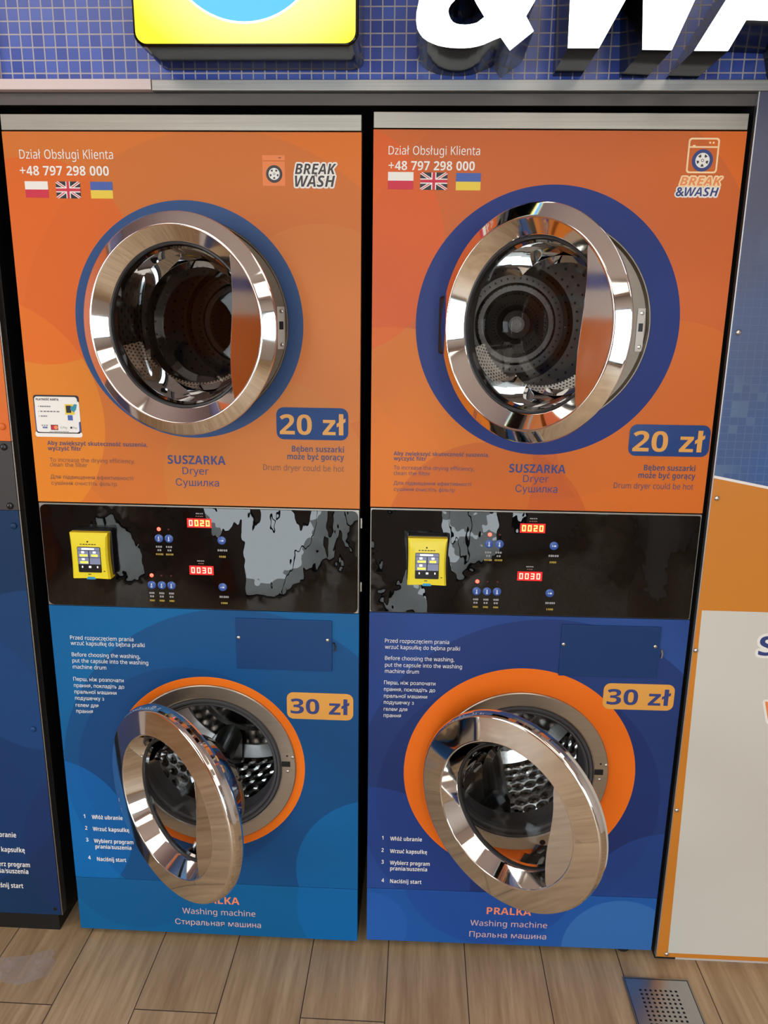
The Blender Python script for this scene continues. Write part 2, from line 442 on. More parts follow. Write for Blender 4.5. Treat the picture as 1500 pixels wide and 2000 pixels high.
def wall_mat(name, col):
    t = NT(name); f = t.noise(t.coord(), 40.0, 4.0)
    t.bsdf(t.mix(f, col, tuple(x*0.93 for x in col[:3])+(1,)), 0.6, normal=t.bump(f, 0.08, 0.002)); return t.mat
M['wall'] = wall_mat('painted_plaster', rgb(205, 196, 190))
M['ceiling'] = wall_mat('pinkish_white_ceiling', rgb(222, 205, 198))

# ------------------------------------------------------------------ the room
R_ = ROOM
def struct(o): o['kind'] = 'structure'; return o
struct(MB().box(R_['x0']-0.15, R_['x1']+0.15, R_['y0']-0.15, 0.95, -0.06, 0.0).build('floor', M['floor']))
struct(MB().box(R_['x0']-0.15, R_['x1']+0.15, R_['y0']-0.15, 0.95, R_['z1'], R_['z1']+0.06).build('ceiling', M['ceiling']))
def wall_with_openings(name, along, lo, hi, z0, z1, t0, t1, ops, mats):
    mb = MB(); cuts = sorted(ops); x = lo
    def bx(a, b, c, d):
        if b-a < 1e-4 or d-c < 1e-4: return
        if along == 'x': mb.box(a, b, t0, t1, c, d)
        else: mb.box(t0, t1, a, b, c, d)
    for a, b, c, d in cuts:
        bx(x, a, z0, z1); bx(a, b, z0, c); bx(a, b, d, z1); x = b
    bx(x, hi, z0, z1)
    return struct(mb.build(name, mats))
rear = [w[1:] for w in WINDOWS if w[0] == 'rear']; left = [w[1:] for w in WINDOWS if w[0] == 'left']
wall_with_openings('wall_front', 'x', R_['x0']-0.12, R_['x1']+0.12, 0, R_['z1'], R_['y0']-0.12, R_['y0'], rear, M['wall'])
def left_mat():
    t = NT('orange_printed_wall'); o = t.xyz(t.coord())
    f = t.math('LESS_THAN', o[2], 1.55); b = t.math('LESS_THAN', t.math('ABSOLUTE', t.math('SUBTRACT', o[2], 1.76)), 0.045)
    c = t.mix(f, rgb(214, 204, 200), rgb(222, 120, 40)); c = t.mix(b, c, rgb(40, 60, 150))
    t.bsdf(c, 0.45); return t.mat
wall_with_openings('wall_left', 'y', R_['y0'], 0.9, 0, R_['z1'], R_['x0']-0.12, R_['x0'], left, left_mat())
struct(MB().box(R_['x1'], R_['x1']+0.12, R_['y0'], 0.9, 0, R_['z1']).build('wall_right', M['wall']))
# wall behind the machines: mosaic above, a dark recess that holds the machines
NX0 = -0.80; NX1 = 1.4345; NZ = 1.938
struct(MB().box(R_['x0'], R_['x1'], 0.004, 0.10, NZ+0.001, R_['z1']).build('wall_back', M['tile']))
struct(MB().box(R_['x0'], NX0-0.05, 0.012, 0.10, 0, NZ+0.001).build('wall_back', M['wall']))
struct(MB().box(NX1+0.05, R_['x1'], 0.012, 0.10, 0, NZ+0.001).build('wall_back', M['wall']))
struct(MB().box(NX0-0.05, NX0, 0.0125, 0.0995, 0, NZ+0.0008).box(NX0-0.05, NX0, 0.0995, 0.90, 0, 2.0).build('wall_recess', M['void']))
struct(MB().box(NX1, NX1+0.05, 0.0125, 0.0995, 0, NZ+0.0008).box(NX1, NX1+0.05, 0.0995, 0.90, 0, 2.0).build('wall_recess', M['void']))
struct(MB().box(NX0-0.05, NX1+0.05, 0.87, 0.95, 0, 2.0).build('wall_recess', M['void']))
struct(MB().box(NX0-0.05, NX1+0.05, 0.0995, 0.95, 2.0, 2.05).build('wall_recess', M['void']))
# trims: pale lip at the left, steel lip for the rest, dark soffit behind it
M['lip_white'] = plain('pinkish_white_trim', rgb(226, 206, 204), 0.4)
M['lip_steel'] = brushed('steel_trim', (0.43, 0.42, 0.40, 1), 0.45)
M['soffit'] = plain('grey_lacquered_soffit', rgb(88, 82, 80), 0.35)
struct(MB().box(R_['x0'], 0.301, -0.006, 0.02, 1.936, 1.9545).build('trim_1', M['lip_white'], bevel=0.001))
struct(MB().box(0.302, R_['x1'], -0.005, 0.02, 1.9345, 1.9535).build('trim_2', M['lip_steel'], bevel=0.001))
struct(MB().box(NX0, NX1, 0.024, 0.87, 1.9385, 1.9435).box(NX0, NX1, 0.010, 0.016, 1.913, 1.9335).build('trim_3', M['soffit']))
struct(MB().box(-0.012, 0.008, -0.004, 0.004, 1.955, 2.75).build('trim_4', M['lip_white']))
# windows with dark frames
M['frame'] = plain('anthracite_window_frame', rgb(38, 38, 42), 0.4)
def window(i, side, a, b, c, d):
    w = struct(bpy.data.objects.new('window_%d' % i, None)); COL.objects.link(w)
    mb = MB(); t = 0.06; nm = max(1, round((b-a)/0.9))
    def bx(m, p, q, r, s, e0, e1):
        if side == 'rear': m.box(p, q, R_['y0']-e1, R_['y0']-e0, r, s)
        else: m.box(R_['x0']-e1, R_['x0']-e0, p, q, r, s)
    bx(mb, a, b, c, c+t, 0.02, 0.08); bx(mb, a, b, d-t, d, 0.02, 0.08)
    for k in range(nm+1):
        x = a+(b-a)*k/nm; x = min(max(x, a+t/2), b-t/2); bx(mb, x-t/2, x+t/2, c+t, d-t, 0.02, 0.08)
    struct(mb.build('window_frame', M['frame'], w))
    g = MB(); bx(g, a+t, b-t, c+t, d-t, 0.045, 0.05); struct(g.build('window_pane', M['pane'], w))
for i, wd in enumerate(WINDOWS): window(i+1, *wd)
struct(MB().box(-9, 9, -12, R_['y0']-0.16, -0.08, -0.02).build('ground_outside', plain('asphalt', rgb(150, 148, 142), 0.8)))
# unseen ceiling lamps, added for soft diffuse room light
M['diffuser'] = plain('added_lamp_diffuser', rgb(250, 240, 230), 0.5, emit=(1.0, 0.92, 0.82, 1), estr=ADDED_LAMP_STRENGTH)
def lamp(x, y, label):
    t = empty('added_ceiling_lamp', (x, y, R_['z1']), 0, label, 'lamp', 'added ceiling lamps')
    MB().box(-0.62, 0.62, -0.62, 0.62, -0.03, -0.001).build('housing', M['white_plastic'], t, bevel=0.004)
    MB().box(-0.60, 0.60, -0.60, 0.60, -0.034, -0.0301).build('diffuser', M['diffuser'], t)
for (x, y), d in zip(ADDED_LAMPS, ('above the left stack', 'above the right stack', 'near the shop window', 'near the front wall')):
    lamp(x, y, 'added square lit ceiling lamp ' + d)

# ------------------------------------------------------------------ washer-dryer stacks
W = 0.70; DCZ = 1.507; WCZ = 0.4995; CXM = 0.35; RINGR = 0.205
Z = dict(top=1.8948, otop=1.8639, obot=1.1253, cbot=0.8869, kick=0.1708, bot=0.020)
M['hole_steel'] = None
def drum_mat(name, col, rough, pu, pv, hole, emboss=False, uwrap=None, metal=1.0):
    """sheet metal with rows of holes (or pressed dimples) along the drum's own unwrapped surface"""
    t = NT(name); u = t.xyz(t.coord('UV'))
    a = t.math('MULTIPLY', u[0], uwrap); b = t.math('DIVIDE', u[1], pv)
    row = t.math('FLOOR', b)
    a = t.math('ADD', a, t.math('MULTIPLY', t.math('MODULO', row, 2.0), 0.5))
    fa = t.math('SUBTRACT', t.math('FRACT', a), 0.5); fb = t.math('SUBTRACT', t.math('FRACT', b), 0.5)
    d = t.math('SQRT', t.math('ADD', t.math('POWER', fa, 2.0), t.math('POWER', fb, 2.0)))
    mask = t.math('LESS_THAN', d, hole)
    nrm = t.bump(t.ramp(d, 0.1, 0.5), 0.9 if emboss else 0.2, 0.004 if emboss else 0.001)
    p = t.bsdf(col, rough, metal, normal=nrm)
    tr = t.n('ShaderNodeBsdfTransparent'); mx = t.n('ShaderNodeMixShader')
    t.put(mx.inputs[0], mask); t.t.links.new(p.outputs[0], mx.inputs[1]); t.t.links.new(tr.outputs[0], mx.inputs[2])
    t.t.links.new(mx.outputs[0], t.out.inputs[0]); return t.mat
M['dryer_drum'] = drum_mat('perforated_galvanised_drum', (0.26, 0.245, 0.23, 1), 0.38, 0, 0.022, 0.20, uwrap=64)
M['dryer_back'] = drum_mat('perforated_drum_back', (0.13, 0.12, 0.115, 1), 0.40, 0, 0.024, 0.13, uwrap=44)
M['lint_ring'] = drum_mat('perforated_pale_ring', (0.86, 0.85, 0.82, 1), 0.55, 0, 0.0082, 0.27, uwrap=46, metal=0.0)
M['wash_drum'] = drum_mat('embossed_stainless_drum', (0.72, 0.72, 0.72, 1), 0.12, 0, 0.034, 0.17, True, 44)
M['drum_plain'] = plain('stainless_drum_back', (0.62, 0.62, 0.61, 1), 0.16, 1.0)
M['lifter'] = plain('dark_drum_lifter', rgb(20, 22, 24), 0.35)

def seven(mb, s, x0, x1, z0, z1, y, lit=0, dim=1):
    """digits of a seven segment display"""
    seg = {'0': 'abcdef', '2': 'abged', '3': 'abgcd'}
    n = len(s); w = (x1-x0)/n
    for k, ch in enumerate(s):
        a = x0+w*k+w*0.18; b = x0+w*(k+1)-w*0.18; h = (z1-z0); t = w*0.17; m = (z0+z1)/2
        P = dict(a=(a, b, z1-t, z1), d=(a, b, z0, z0+t), g=(a, b, m-t/2, m+t/2), f=(a, a+t, m, z1), b=(b-t, b, m, z1), e=(a, a+t, z0, m), c=(b-t, b, z0, m))
        for q in seg[ch]:
            xa, xb, za, zb = P[q]; mb.box(xa, xb, y-0.0006, y, za, zb, lit if (k > 0) else dim)

def door(parent, name, kind, xh, zc, ang):
    """round chrome door on a hinge at its left; lathe axis along y, opened by ang"""
    dry = kind == 'dryer'
    if dry:
        uc = 0.1995
        prof = [(0.150, 0.050), (0.158, 0.050), (0.196, 0.0745), (0.2022, 0.0785), (0.2036, 0.0800), (0.2042, 0.0822), (0.2037, 0.0840), (0.2022, 0.0852),
                (0.1818, 0.0961), (0.1806, 0.0966), (0.1797, 0.0967), (0.1788, 0.0965), (0.1778, 0.0959), (0.1535, 0.0768), (0.152, 0.0752)]
        rim = (0.152, 0.0752); rc, nc, chord = 0.1797, 0.0966, 0.121
        gl = [(0.153, 0.066), (0.149, 0.067), (0.145, 0.060), (0.138, 0.035), (0.128, -0.005), (0.117, -0.022), (0.100, -0.030), (0.06, -0.034), (0.001, -0.035)]
    else:
        uc = 0.2178
        prof = [(0.148, 0.004), (0.205, 0.006), (0.2165, 0.010), (0.2203, 0.016), (0.2208, 0.025), (0.2195, 0.0325), (0.2170, 0.0375), (0.2148, 0.0398),
                (0.2125, 0.0408), (0.1640, 0.0464), (0.1625, 0.0468), (0.1610, 0.0466), (0.1598, 0.0455), (0.1420, 0.0115), (0.1405, 0.009)]
        rim = (0.1405, 0.009); rc, nc, chord = 0.1613, 0.0466, 0.110
        gl = [(0.1415, 0.003), (0.138, 0.004), (0.135, -0.002), (0.131, -0.030), (0.124, -0.062), (0.112, -0.080), (0.095, -0.088), (0.05, -0.093), (0.001, -0.094)]
    mb = MB(); mb.lathe(prof, uc, 0.0, 160, closed=True)
    d = mb.build(name, M['chrome'], parent, smooth=34)
    d.location = (xh, 0, zc); d.rotation_euler = (0, 0, -ang)
    # dark seal between the chrome cone and the glass
    sr, so = rim
    s = MB(); s.lathe([(sr+0.0005, so-0.002), (sr-0.0010, so+0.0010), (sr-0.0035, so+0.0002), (sr-0.0050, so-0.004), (sr-0.004, so-0.010), (sr, so-0.010)], uc, 0, 128, closed=True)
    s.build('seal', M['seal_grey'], d, smooth=40)
    g = MB(); th = 0.004
    inner = [(max(r-th*(1 if i < 6 else 0.3), 0.001), o+(th if i >= 5 else th*0.3)) for i, (r, o) in enumerate(gl)]
    g.lathe(gl+inner[::-1], uc, 0, 112, closed=False)
    g.build('glass_bowl', M[('glass_brown_reflection' if ang < 0.4 else 'glass_dryer') if dry else 'glass_clear'], d, smooth=50)
    # grip plate: the flat chrome segment at the free side, cut by a slightly wavy edge
    a = math.acos(chord/rc); rr = rc-0.0012
    poly = [(uc+rr*cos(-a+2*a*k/40), rr*sin(-a+2*a*k/40)) for k in range(41)]
    ztop = rr*sin(a)
    for k in range(1, 20):
        z = ztop-2*ztop*k/20; poly.append((uc+chord+0.004*sin(z/ztop*pi*1.0)-0.003, z))
    p = MB(); p.prism(poly, -(nc-0.0022), -(nc-0.020))
    p.build('grip_plate', M['chrome'], d, smooth=30, bevel=0.0012)
    # hinge block
    h = MB(); h.box((-0.022 if ang > 0.4 else 0.002) if dry else 0.004, 0.030, (-0.076 if dry else -0.022), (-0.030 if dry else -0.003), -0.055, 0.055)
    h.build('hinge', M['black'], d, bevel=0.006)
    return d

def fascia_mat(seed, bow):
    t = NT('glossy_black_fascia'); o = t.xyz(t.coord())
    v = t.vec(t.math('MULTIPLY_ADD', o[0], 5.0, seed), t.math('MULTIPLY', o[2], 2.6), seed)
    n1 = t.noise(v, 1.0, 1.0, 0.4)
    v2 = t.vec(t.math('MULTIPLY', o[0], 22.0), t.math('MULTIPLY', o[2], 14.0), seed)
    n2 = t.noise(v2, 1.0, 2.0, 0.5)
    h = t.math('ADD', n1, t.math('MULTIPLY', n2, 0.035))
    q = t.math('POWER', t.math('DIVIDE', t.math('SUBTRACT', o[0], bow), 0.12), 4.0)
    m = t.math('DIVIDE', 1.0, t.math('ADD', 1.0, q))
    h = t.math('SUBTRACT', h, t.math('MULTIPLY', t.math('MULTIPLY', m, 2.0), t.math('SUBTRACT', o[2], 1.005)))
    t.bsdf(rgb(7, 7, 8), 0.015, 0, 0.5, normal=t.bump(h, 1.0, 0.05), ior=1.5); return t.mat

INK = dict(dusk=plain('slate_blue_print', rgb(66, 66, 100), 0.5), brown=plain('brown_print', rgb(120, 78, 66), 0.5), navy=plain('navy_print', rgb(44, 60, 122), 0.5),
           amber=plain('amber_print', rgb(226, 160, 72), 0.45), salmon=plain('salmon_print', rgb(245, 140, 100), 0.5), pale=plain('pale_pink_print', rgb(222, 182, 178), 0.5),
           white=M['white_ink'], dark=plain('charcoal_print', rgb(58, 50, 50), 0.5), orange=plain('orange_print', rgb(238, 140, 80), 0.5),
           red=plain('red_print', rgb(205, 30, 62), 0.5), royal=plain('royal_blue_print', rgb(64, 92, 168), 0.5), yellow=plain('yellow_print', rgb(232, 200, 60), 0.5),
           black=plain('black_print', rgb(24, 22, 30), 0.5), cream=M['cream_ink'], teal=plain('teal_print', rgb(40, 140, 165), 0.5),
           badge=plain('blue_badge_print', rgb(4, 58, 122), 0.4, spec=0.25), badge_n=plain('navy_badge_print', rgb(22, 62, 128), 0.2), lite=plain('light_orange_print', rgb(234, 130, 66), 0.5))
LED_ON = plain('red_led_on', rgb(255, 40, 30), 0.4, emit=(1, 0.05, 0.03, 1), estr=7.0)
LED_OFF = plain('red_led_off', rgb(90, 20, 20), 0.3)
SEG_HOT = plain('display_digit_lit', rgb(255, 180, 60), 0.4, emit=(1.0, 0.42, 0.06, 1), estr=5.0)
SEG_RED = plain('display_digit_red', rgb(255, 80, 60), 0.4, emit=(1.0, 0.30, 0.22, 1), estr=3.0)
SEG_BACK = plain('display_window_red', rgb(200, 20, 20), 0.3, emit=(1.0, 0.015, 0.02, 1), estr=0.75)
SCR_LIT = plain('screen_cells_lit', rgb(90, 95, 120), 0.3, emit=(0.22, 0.24, 0.34, 1), estr=0.6)
SCR_W = plain('screen_white', rgb(240, 240, 240), 0.3, emit=(1, 1, 1, 1), estr=0.9)
SCR_Y = plain('screen_yellow', rgb(240, 230, 60), 0.3, emit=(1, 0.9, 0.12, 1), estr=0.8)
BTN_BLUE = plain('blue_button', rgb(52, 86, 160), 0.3)
BTN_MARK = plain('button_symbol', rgb(215, 225, 245), 0.4)

def lettering(parent, lines, mat, y=-0.0002, name='lettering'):
    for L in lines:
        mb = MB(); txt, x0, x1, base, cap = L[:5]; bold = L[5] if len(L) > 5 else 0.0
        write(mb, txt, x0, x1, base, cap, y, bold)
        mb.build(name, mat, parent, recalc=False)

def wheel(mb, cx, cz, r, y, tyre, rim, hub):
    mb.disc(cx, cz, r, y-0.0006, y, tyre, 40); mb.disc(cx, cz, r*0.68, y-0.0008, y, rim, 36)
    for k in range(5):
        a = pi/2+pi/5+2*pi*k/5; mb.prism([(cx+r*0.46*cos(a)+r*q[0]*cos(a)-r*q[1]*sin(a), cz+r*0.46*sin(a)+r*q[0]*sin(a)+r*q[1]*cos(a)) for q in ((-.12, -.07), (.1, -.16), (.1, .16), (-.12, .07))], y-0.001, y, hub)
    mb.disc(cx, cz, r*0.14, y-0.001, y, hub, 16); mb.disc(cx, cz, r*0.09, y-0.0012, y, rim, 16)

def build_stack(P):
    root = empty('stacked_washer_dryer', P['loc'], P['rz'], P['label'], 'laundry machine', 'washer dryer stacks')
    # cabinet: open fronted black case
    c = MB(); t = 0.012
    c.box(0, t, 0.0165, 0.74, Z['bot'], Z['top']-0.002); c.box(W-t, W, 0.0165, 0.74, Z['bot'], Z['top']-0.002)
    c.box(t, W-t, 0.728, 0.74, Z['bot'], Z['top']-0.002); c.box(t, W-t, 0.0165, 0.728, Z['top']-0.014, Z['top']-0.002)
    c.box(t, W-t, 0.0165, 0.728, Z['bot'], Z['bot']+0.012); c.box(t, W-t, 0.0165, 0.728, 1.02, 1.03)
    cab = c.build('cabinet', M['black'], root)
    for zz in P['side_screws']:
        MB().box(P['side_x'], P['side_x']+0.003, 0.03, 0.034, zz-0.011, zz+0.011).build('side_clip', M['screw'], cab)
    for fx in (0.06, 0.64):
        for fy in (0.036 if (fx > 0.5 and not P['left']) else 0.075, 0.68):
            MB().lathe([(0.001, 0), (0.017, 0), (0.020, 0.004), (0.019, 0.012), (0.008, 0.014), (0.008, 0.03)], 0, 0, 20).build('foot', M['black_plastic'], root, loc=(fx, fy, -P['loc'][2])).rotation_euler = (radians(-90), 0, 0)
    MB().box(0, W, 0, 0.016, Z['otop']+0.0025, Z['top']).build('top_trim', M['steel_strip'], root, bevel=0.001)

    # ---- dryer half
    dp = MB().holed(0, W, Z['obot']+0.0015, Z['otop'], CXM, DCZ, RINGR-0.004, 0, 0.016).build('dryer_panel', P['m_dryer'], root)
    for key in ('phone',): lettering(dp, P[key], INK['white'])
    lettering(dp, P['filter_bold'], INK['dusk'])
    lettering(dp, P['filter'], INK['brown'] if P['left'] else INK['dusk'])
    lettering(dp, P['dryer_name'], INK['navy']); lettering(dp, P['hot_bold'], INK['dusk']); lettering(dp, P['hot'], INK['brown'] if P['left'] else INK['dusk'])
    # flags
    x0, x1, z0, z1 = P['flag_a']; zm = (z0+z1)/2
    MB().box(x0, x1, -0.0006, 0, zm, z1, 0).box(x0, x1, -0.0006, 0, z0, zm, 1).build('flag', [INK['white'], INK['red']], dp)['label'] = 'white over red flag'
    x0, x1, z0, z1 = P['flag_c']; zm = (z0+z1)/2
    MB().box(x0, x1, -0.0006, 0, zm, z1, 0).box(x0, x1, -0.0006, 0, z0, zm, 1).build('flag', [INK['royal'], INK['yellow']], dp)['label'] = 'blue over yellow flag'
    x0, x1, z0, z1 = P['flag_b']; xm = (x0+x1)/2; zm = (z0+z1)/2; fw = x1-x0; fh = z1-z0
    mb = MB(); mb.box(x0, x1, -0.0004, 0, z0, z1, 0)
    for sgn in (1, -1):
        for wd, mi, yy in ((0.17, 1, -0.0007-0.00004*sgn), (0.055, 2, -0.0009-0.00004*sgn)):
            hx = wd*fh*0.9
            p = [(x0, zm-sgn*fh/2), (x0+hx, zm-sgn*fh/2), (x1, zm+sgn*(fh/2-hx*fh/fw)), (x1, zm+sgn*fh/2), (x1-hx, zm+sgn*fh/2), (x0, zm-sgn*(fh/2-hx*fh/fw))]
            mb.prism(p, yy, 0, mi)
    mb.box(xm-fw*0.09, xm+fw*0.09, -0.00115, 0, z0, z1, 1); mb.box(x0, x1, -0.0011, 0, zm-fh*0.15, zm+fh*0.15, 1)
    mb.box(xm-fw*0.052, xm+fw*0.052, -0.00136, 0, z0, z1, 2); mb.box(x0, x1, -0.0013, 0, zm-fh*0.085, zm+fh*0.085, 2)
    mb.build('flag', [INK['black'], INK['white'], INK['red']], dp)['label'] = 'dark blue flag with red and white crosses'
    # maker's emblem
    lg = MB()
    if P['left']:
        lg.box(0.5086, 0.5522, -0.0003, 0, 1.7683, 1.8120, 3); lg.box(0.5086, 0.5522, -0.0003, 0, 1.8140, 1.8231, 3)
        lg.box(0.540, 0.545, -0.0005, 0, 1.8175, 1.8195, 4)
        wheel(lg, 0.5312, 1.7895, 0.0158, -0.0003, 0, 1, 0)
        for h_, mi, yy in ((0.115, 1, -0.0003), (0.0, 0, -0.0007)):
            write(lg, 'BREAK', 0.5715, 0.6520, 1.7895, 0.0187, yy, 1, mi, st='I', halo=h_)
            write(lg, 'WASH', 0.5715, 0.6495, 1.7668, 0.0200, yy, 1, mi, st='I', halo=h_)
        write(lg, '&', 0.6095, 0.6155, 1.7862, 0.0062, -0.0009, 0, 0)
        mats = [INK['dark'], INK['white'], INK['black'], INK['lite'], INK['brown']]
    else:
        def rim_(x0, x1, z0, z1, w, mi, y):
            outline(lg, [rrect(x0, x1, z0, z1, 0.006), rrect(x0+w, x1-w, z0+w, z1-w, 0.004)], -y, None, mi)
        rim_(0.5935, 0.6515, 1.7905, 1.8525, 0.0032, 1, 0.0005)
        lg.box(0.596, 0.649, -0.0005, 0, 1.8350, 1.8378, 1); lg.box(0.602, 0.607, -0.0005, 0, 1.8378, 1.840, 1)
        lg.disc(0.6335, 1.844, 0.0019, -0.0005, 0, 1, 12); lg.disc(0.640, 1.844, 0.0019, -0.0005, 0, 1, 12)
        wheel(lg, 0.6225, 1.8130, 0.0195, -0.0003, 0, 2, 3)
        for h_, mb_, mw, yy in ((0.14, 1, 2, -0.0003), (0.0, 4, 0, -0.0008)):
            write(lg, 'BREAK', 0.5845, 0.6640, 1.7690, 0.0150, yy, 1, mb_, st='I', halo=h_)
            write(lg, 'WASH', 0.5950, 0.6590, 1.7500, 0.0155, yy, 1, mw, st='I', halo=h_)
            write(lg, '&', 0.5790, 0.5935, 1.7500, 0.0155, yy, 0, mw, halo=h_ or 0.022)
        mats = [INK['navy'], INK['cream'], INK['white'], INK['dark'], INK['orange']]
    lg.build('emblem', mats, dp, recalc=False)
    # price badges
    def badge(par, box, txt, tx0, tx1, base, cap, m1, m2, lab):
        x0, x1, z0, z1 = box; b = MB(); b.prism(rrect(x0, x1, z0, z1, 0.0155), -0.0008, 0, 0)
        write(b, txt, tx0, tx1, base, cap, -0.0009, 0.028, 1)
        b.build('price_badge', [m1, m2], par, recalc=False)['label'] = lab
    badge(dp, *P['badge20'], INK['badge' if P['left'] else 'badge_n'], INK['amber'], 'blue price badge with amber figures')
    if P['left']: sticker(dp)
    # steel front ring with white latch plate
    ring = [(0.2045, 0.0008), (0.2035, 0.0022), (0.2015, 0.0018), (0.198, -0.010), (0.172, -0.010), (0.169, -0.0115), (0.168, -0.016), (0.168, -0.03), (0.2045, -0.03)]
    fr = MB().lathe(ring, CXM, DCZ, 128, closed=True).build('dryer_front_ring', M['taupe_ring'], root, smooth=35)
    lp = MB(); lx = CXM+0.1875; e0, e1 = 0.0075, 0.0135
    lp.box(lx-0.0075, lx+0.0075, e0, e1, DCZ-0.049, DCZ-0.010); lp.box(lx-0.0075, lx+0.0075, e0, e1, DCZ+0.006, DCZ+0.035)
    lp.box(lx-0.0075, lx-0.004, e0, e1, DCZ-0.010, DCZ+0.006); lp.box(lx+0.005, lx+0.0075, e0, e1, DCZ-0.010, DCZ+0.006)
    lp.build('latch_plate', M['white_plastic'], fr)
    MB().box(lx-0.004, lx+0.005, 0.0095, e1, DCZ-0.010, DCZ+0.006).build('latch_slot', M['black'], fr)
    for dz in (-0.040, 0.026): MB().dome(lx+0.001, DCZ+dz, 0.0038, 0.0016, e0).build('screw', M['screw'], fr)
    # drum
    dr = MB(); dr.lathe([(0.166, -0.032), (0.176, -0.060), (0.262, -0.075), (0.270, -0.085), (0.270, -0.48)], CXM, DCZ, 96)
    d_o = dr.build('dryer_drum', M['dryer_drum'], root, smooth=30)
    MB().lathe([(0.1515, -0.012), (0.1235, -0.050)], CXM, DCZ, 64, a0=1.10*pi, a1=1.92*pi).build('lint_ring', M['lint_ring'], d_o, smooth=40)
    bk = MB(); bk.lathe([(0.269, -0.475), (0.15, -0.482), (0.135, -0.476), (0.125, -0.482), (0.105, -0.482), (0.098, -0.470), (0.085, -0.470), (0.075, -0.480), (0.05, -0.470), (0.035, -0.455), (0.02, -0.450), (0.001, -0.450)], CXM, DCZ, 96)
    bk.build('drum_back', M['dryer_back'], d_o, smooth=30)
    for k in range(3):
        a = P['lift']+2*pi*k/3
        lf = MB(); lf.box(-0.022, 0.022, 0.10, 0.47, 0.0, 0.055)
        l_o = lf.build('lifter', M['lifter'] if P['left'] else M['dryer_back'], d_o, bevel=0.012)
        l_o.location = (CXM+0.268*cos(a), 0, DCZ+0.268*sin(a)); l_o.rotation_euler = (0, -a-pi/2, 0)
    door(root, 'dryer_door', 'dryer', *P['dryer_door'])

    # ---- control panel
    cp = MB().box(0.0005, W-0.0005, -0.0005, 0.016, Z['cbot']+0.0015, Z['obot']-0.0012).build('control_panel', M['steel_strip'], root, bevel=0.0008)
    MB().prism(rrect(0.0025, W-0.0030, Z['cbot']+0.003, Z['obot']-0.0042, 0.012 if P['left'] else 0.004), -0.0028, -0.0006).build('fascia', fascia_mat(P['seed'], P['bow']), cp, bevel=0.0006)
    yf = -0.0028; dx = P['ctl_dx']
    def but(x, z, mark, lab=None):
        b = MB().dome(x+dx, z, 0.0092, 0.0022, yf, 0, 28)
        if mark == 'drop':
            b.box(x+dx-0.0011, x+dx+0.0011, yf-0.0030, yf-0.0018, z-0.0035, z+0.0045, 1); b.disc(x+dx, z-0.0032, 0.0022, yf-0.0030, yf-0.0018, 1, 12)
        else:
            b.box(x+dx-0.0042, x+dx-0.0020, yf-0.0030, yf-0.0018, z-0.001, z+0.001, 1); b.box(x+dx-0.0035, x+dx-0.0027, yf-0.0030, yf-0.0018, z-0.0018, z+0.0018, 1)
            b.box(x+dx-0.0005, x+dx+0.0042, yf-0.0030, yf-0.0018, z-0.0017, z+0.0017, 1)
        b.build('button', [BTN_BLUE, BTN_MARK], cp, smooth=40)
    for x in (0.2622, 0.2843): but(x, 1.0507, 'drop')
    for x in (0.2400, 0.2624, 0.2842): but(x, 0.9430, 'drop')
    but(0.4005, 1.0495, 'go'); but(0.3985, 0.9425, 'go')
    for x, z, on in ((0.2630, 1.0715, 1), (0.2845, 1.0712, 0), (0.2407, 0.9653, 1), (0.2625, 0.965, 0), (0.2843, 0.965, 0)):
        MB().dome(x+dx, z, 0.0042 if on else 0.0022, 0.0015, yf).build('indicator_light', LED_ON if on else LED_OFF, cp, smooth=50)
    for z0, z1, s_, hot in ((1.0772, 1.0975, '0020', 1), (0.9698, 0.9902, '0030', 0)):
        d_ = MB(); xa, xb = 0.3262+dx, 0.3795+dx; d_.box(xa, xb, yf-0.0006, yf, z0, z1, 0)
        seven(d_, s_, xa+0.002, xb-0.002, z0+0.0035, z1-0.0035, yf-0.0006, 1, 2 if P['left'] else 1)
        d_.build('display', [SEG_BACK, SEG_HOT if hot else SEG_RED, SEG_RED if hot else SEG_HOT if False else SEG_RED], cp)
    TINY = [plain('grey_tiny_print', rgb(150, 148, 150), 0.5), plain('ochre_tiny_print', rgb(165, 140, 50), 0.5), INK['brown']]
    def tiny(rows):
        pr = MB()
        for x0, x1, z, h, mi, n in rows: bars(pr, x0+dx, x1+dx, z, h, yf, mi, n, int(z*9000+n))
        pr.build('lettering', TINY, cp)
    for x in (0.2615, 0.2838): tiny([(x-0.007, x+0.007, 1.0316, 0.0042, 0, 3), (x-0.004, x+0.005, 1.0238, 0.0042, 0, 2), (x-0.008, x+0.009, 1.0145, 0.0040, 1, 5)])
    for x in (0.2393, 0.2614, 0.2835): tiny([(x-0.006, x+0.006, 0.9240, 0.0042, 0, 3), (x-0.005, x+0.005, 0.9162, 0.0042, 0, 2), (x-0.006, x+0.006, 0.9065, 0.0040, 1, 4)])
    tiny([(0.3462, 0.3630, 1.1085, 0.0025, 0, 4), (0.3455, 0.3625, 1.1025, 0.0025, 2, 4)]); tiny([(0.3440, 0.3610, 1.0015, 0.0025, 0, 4), (0.3465, 0.3590, 0.9955, 0.0025, 2, 3)])
    for z in (1.0270, 0.9195): tiny([(0.3905, 0.4125, z, 0.0045, 0, 5), (0.3935, 0.4085, z-0.0145, 0.0042, 1, 4)])

    # ---- card reader bolted on the control panel
    cr = MB(); rx, rz = 0.1235, 1.019
    bod = rrect(rx-0.043, rx+0.0445, rz-0.048, rz+0.054, 0.006)
    cr.prism(bod, -0.027, yf)
    crd = cr.build('card_reader', M['black_plastic'], root, bevel=0.002)
    cv = MB(); hw = 0.0415
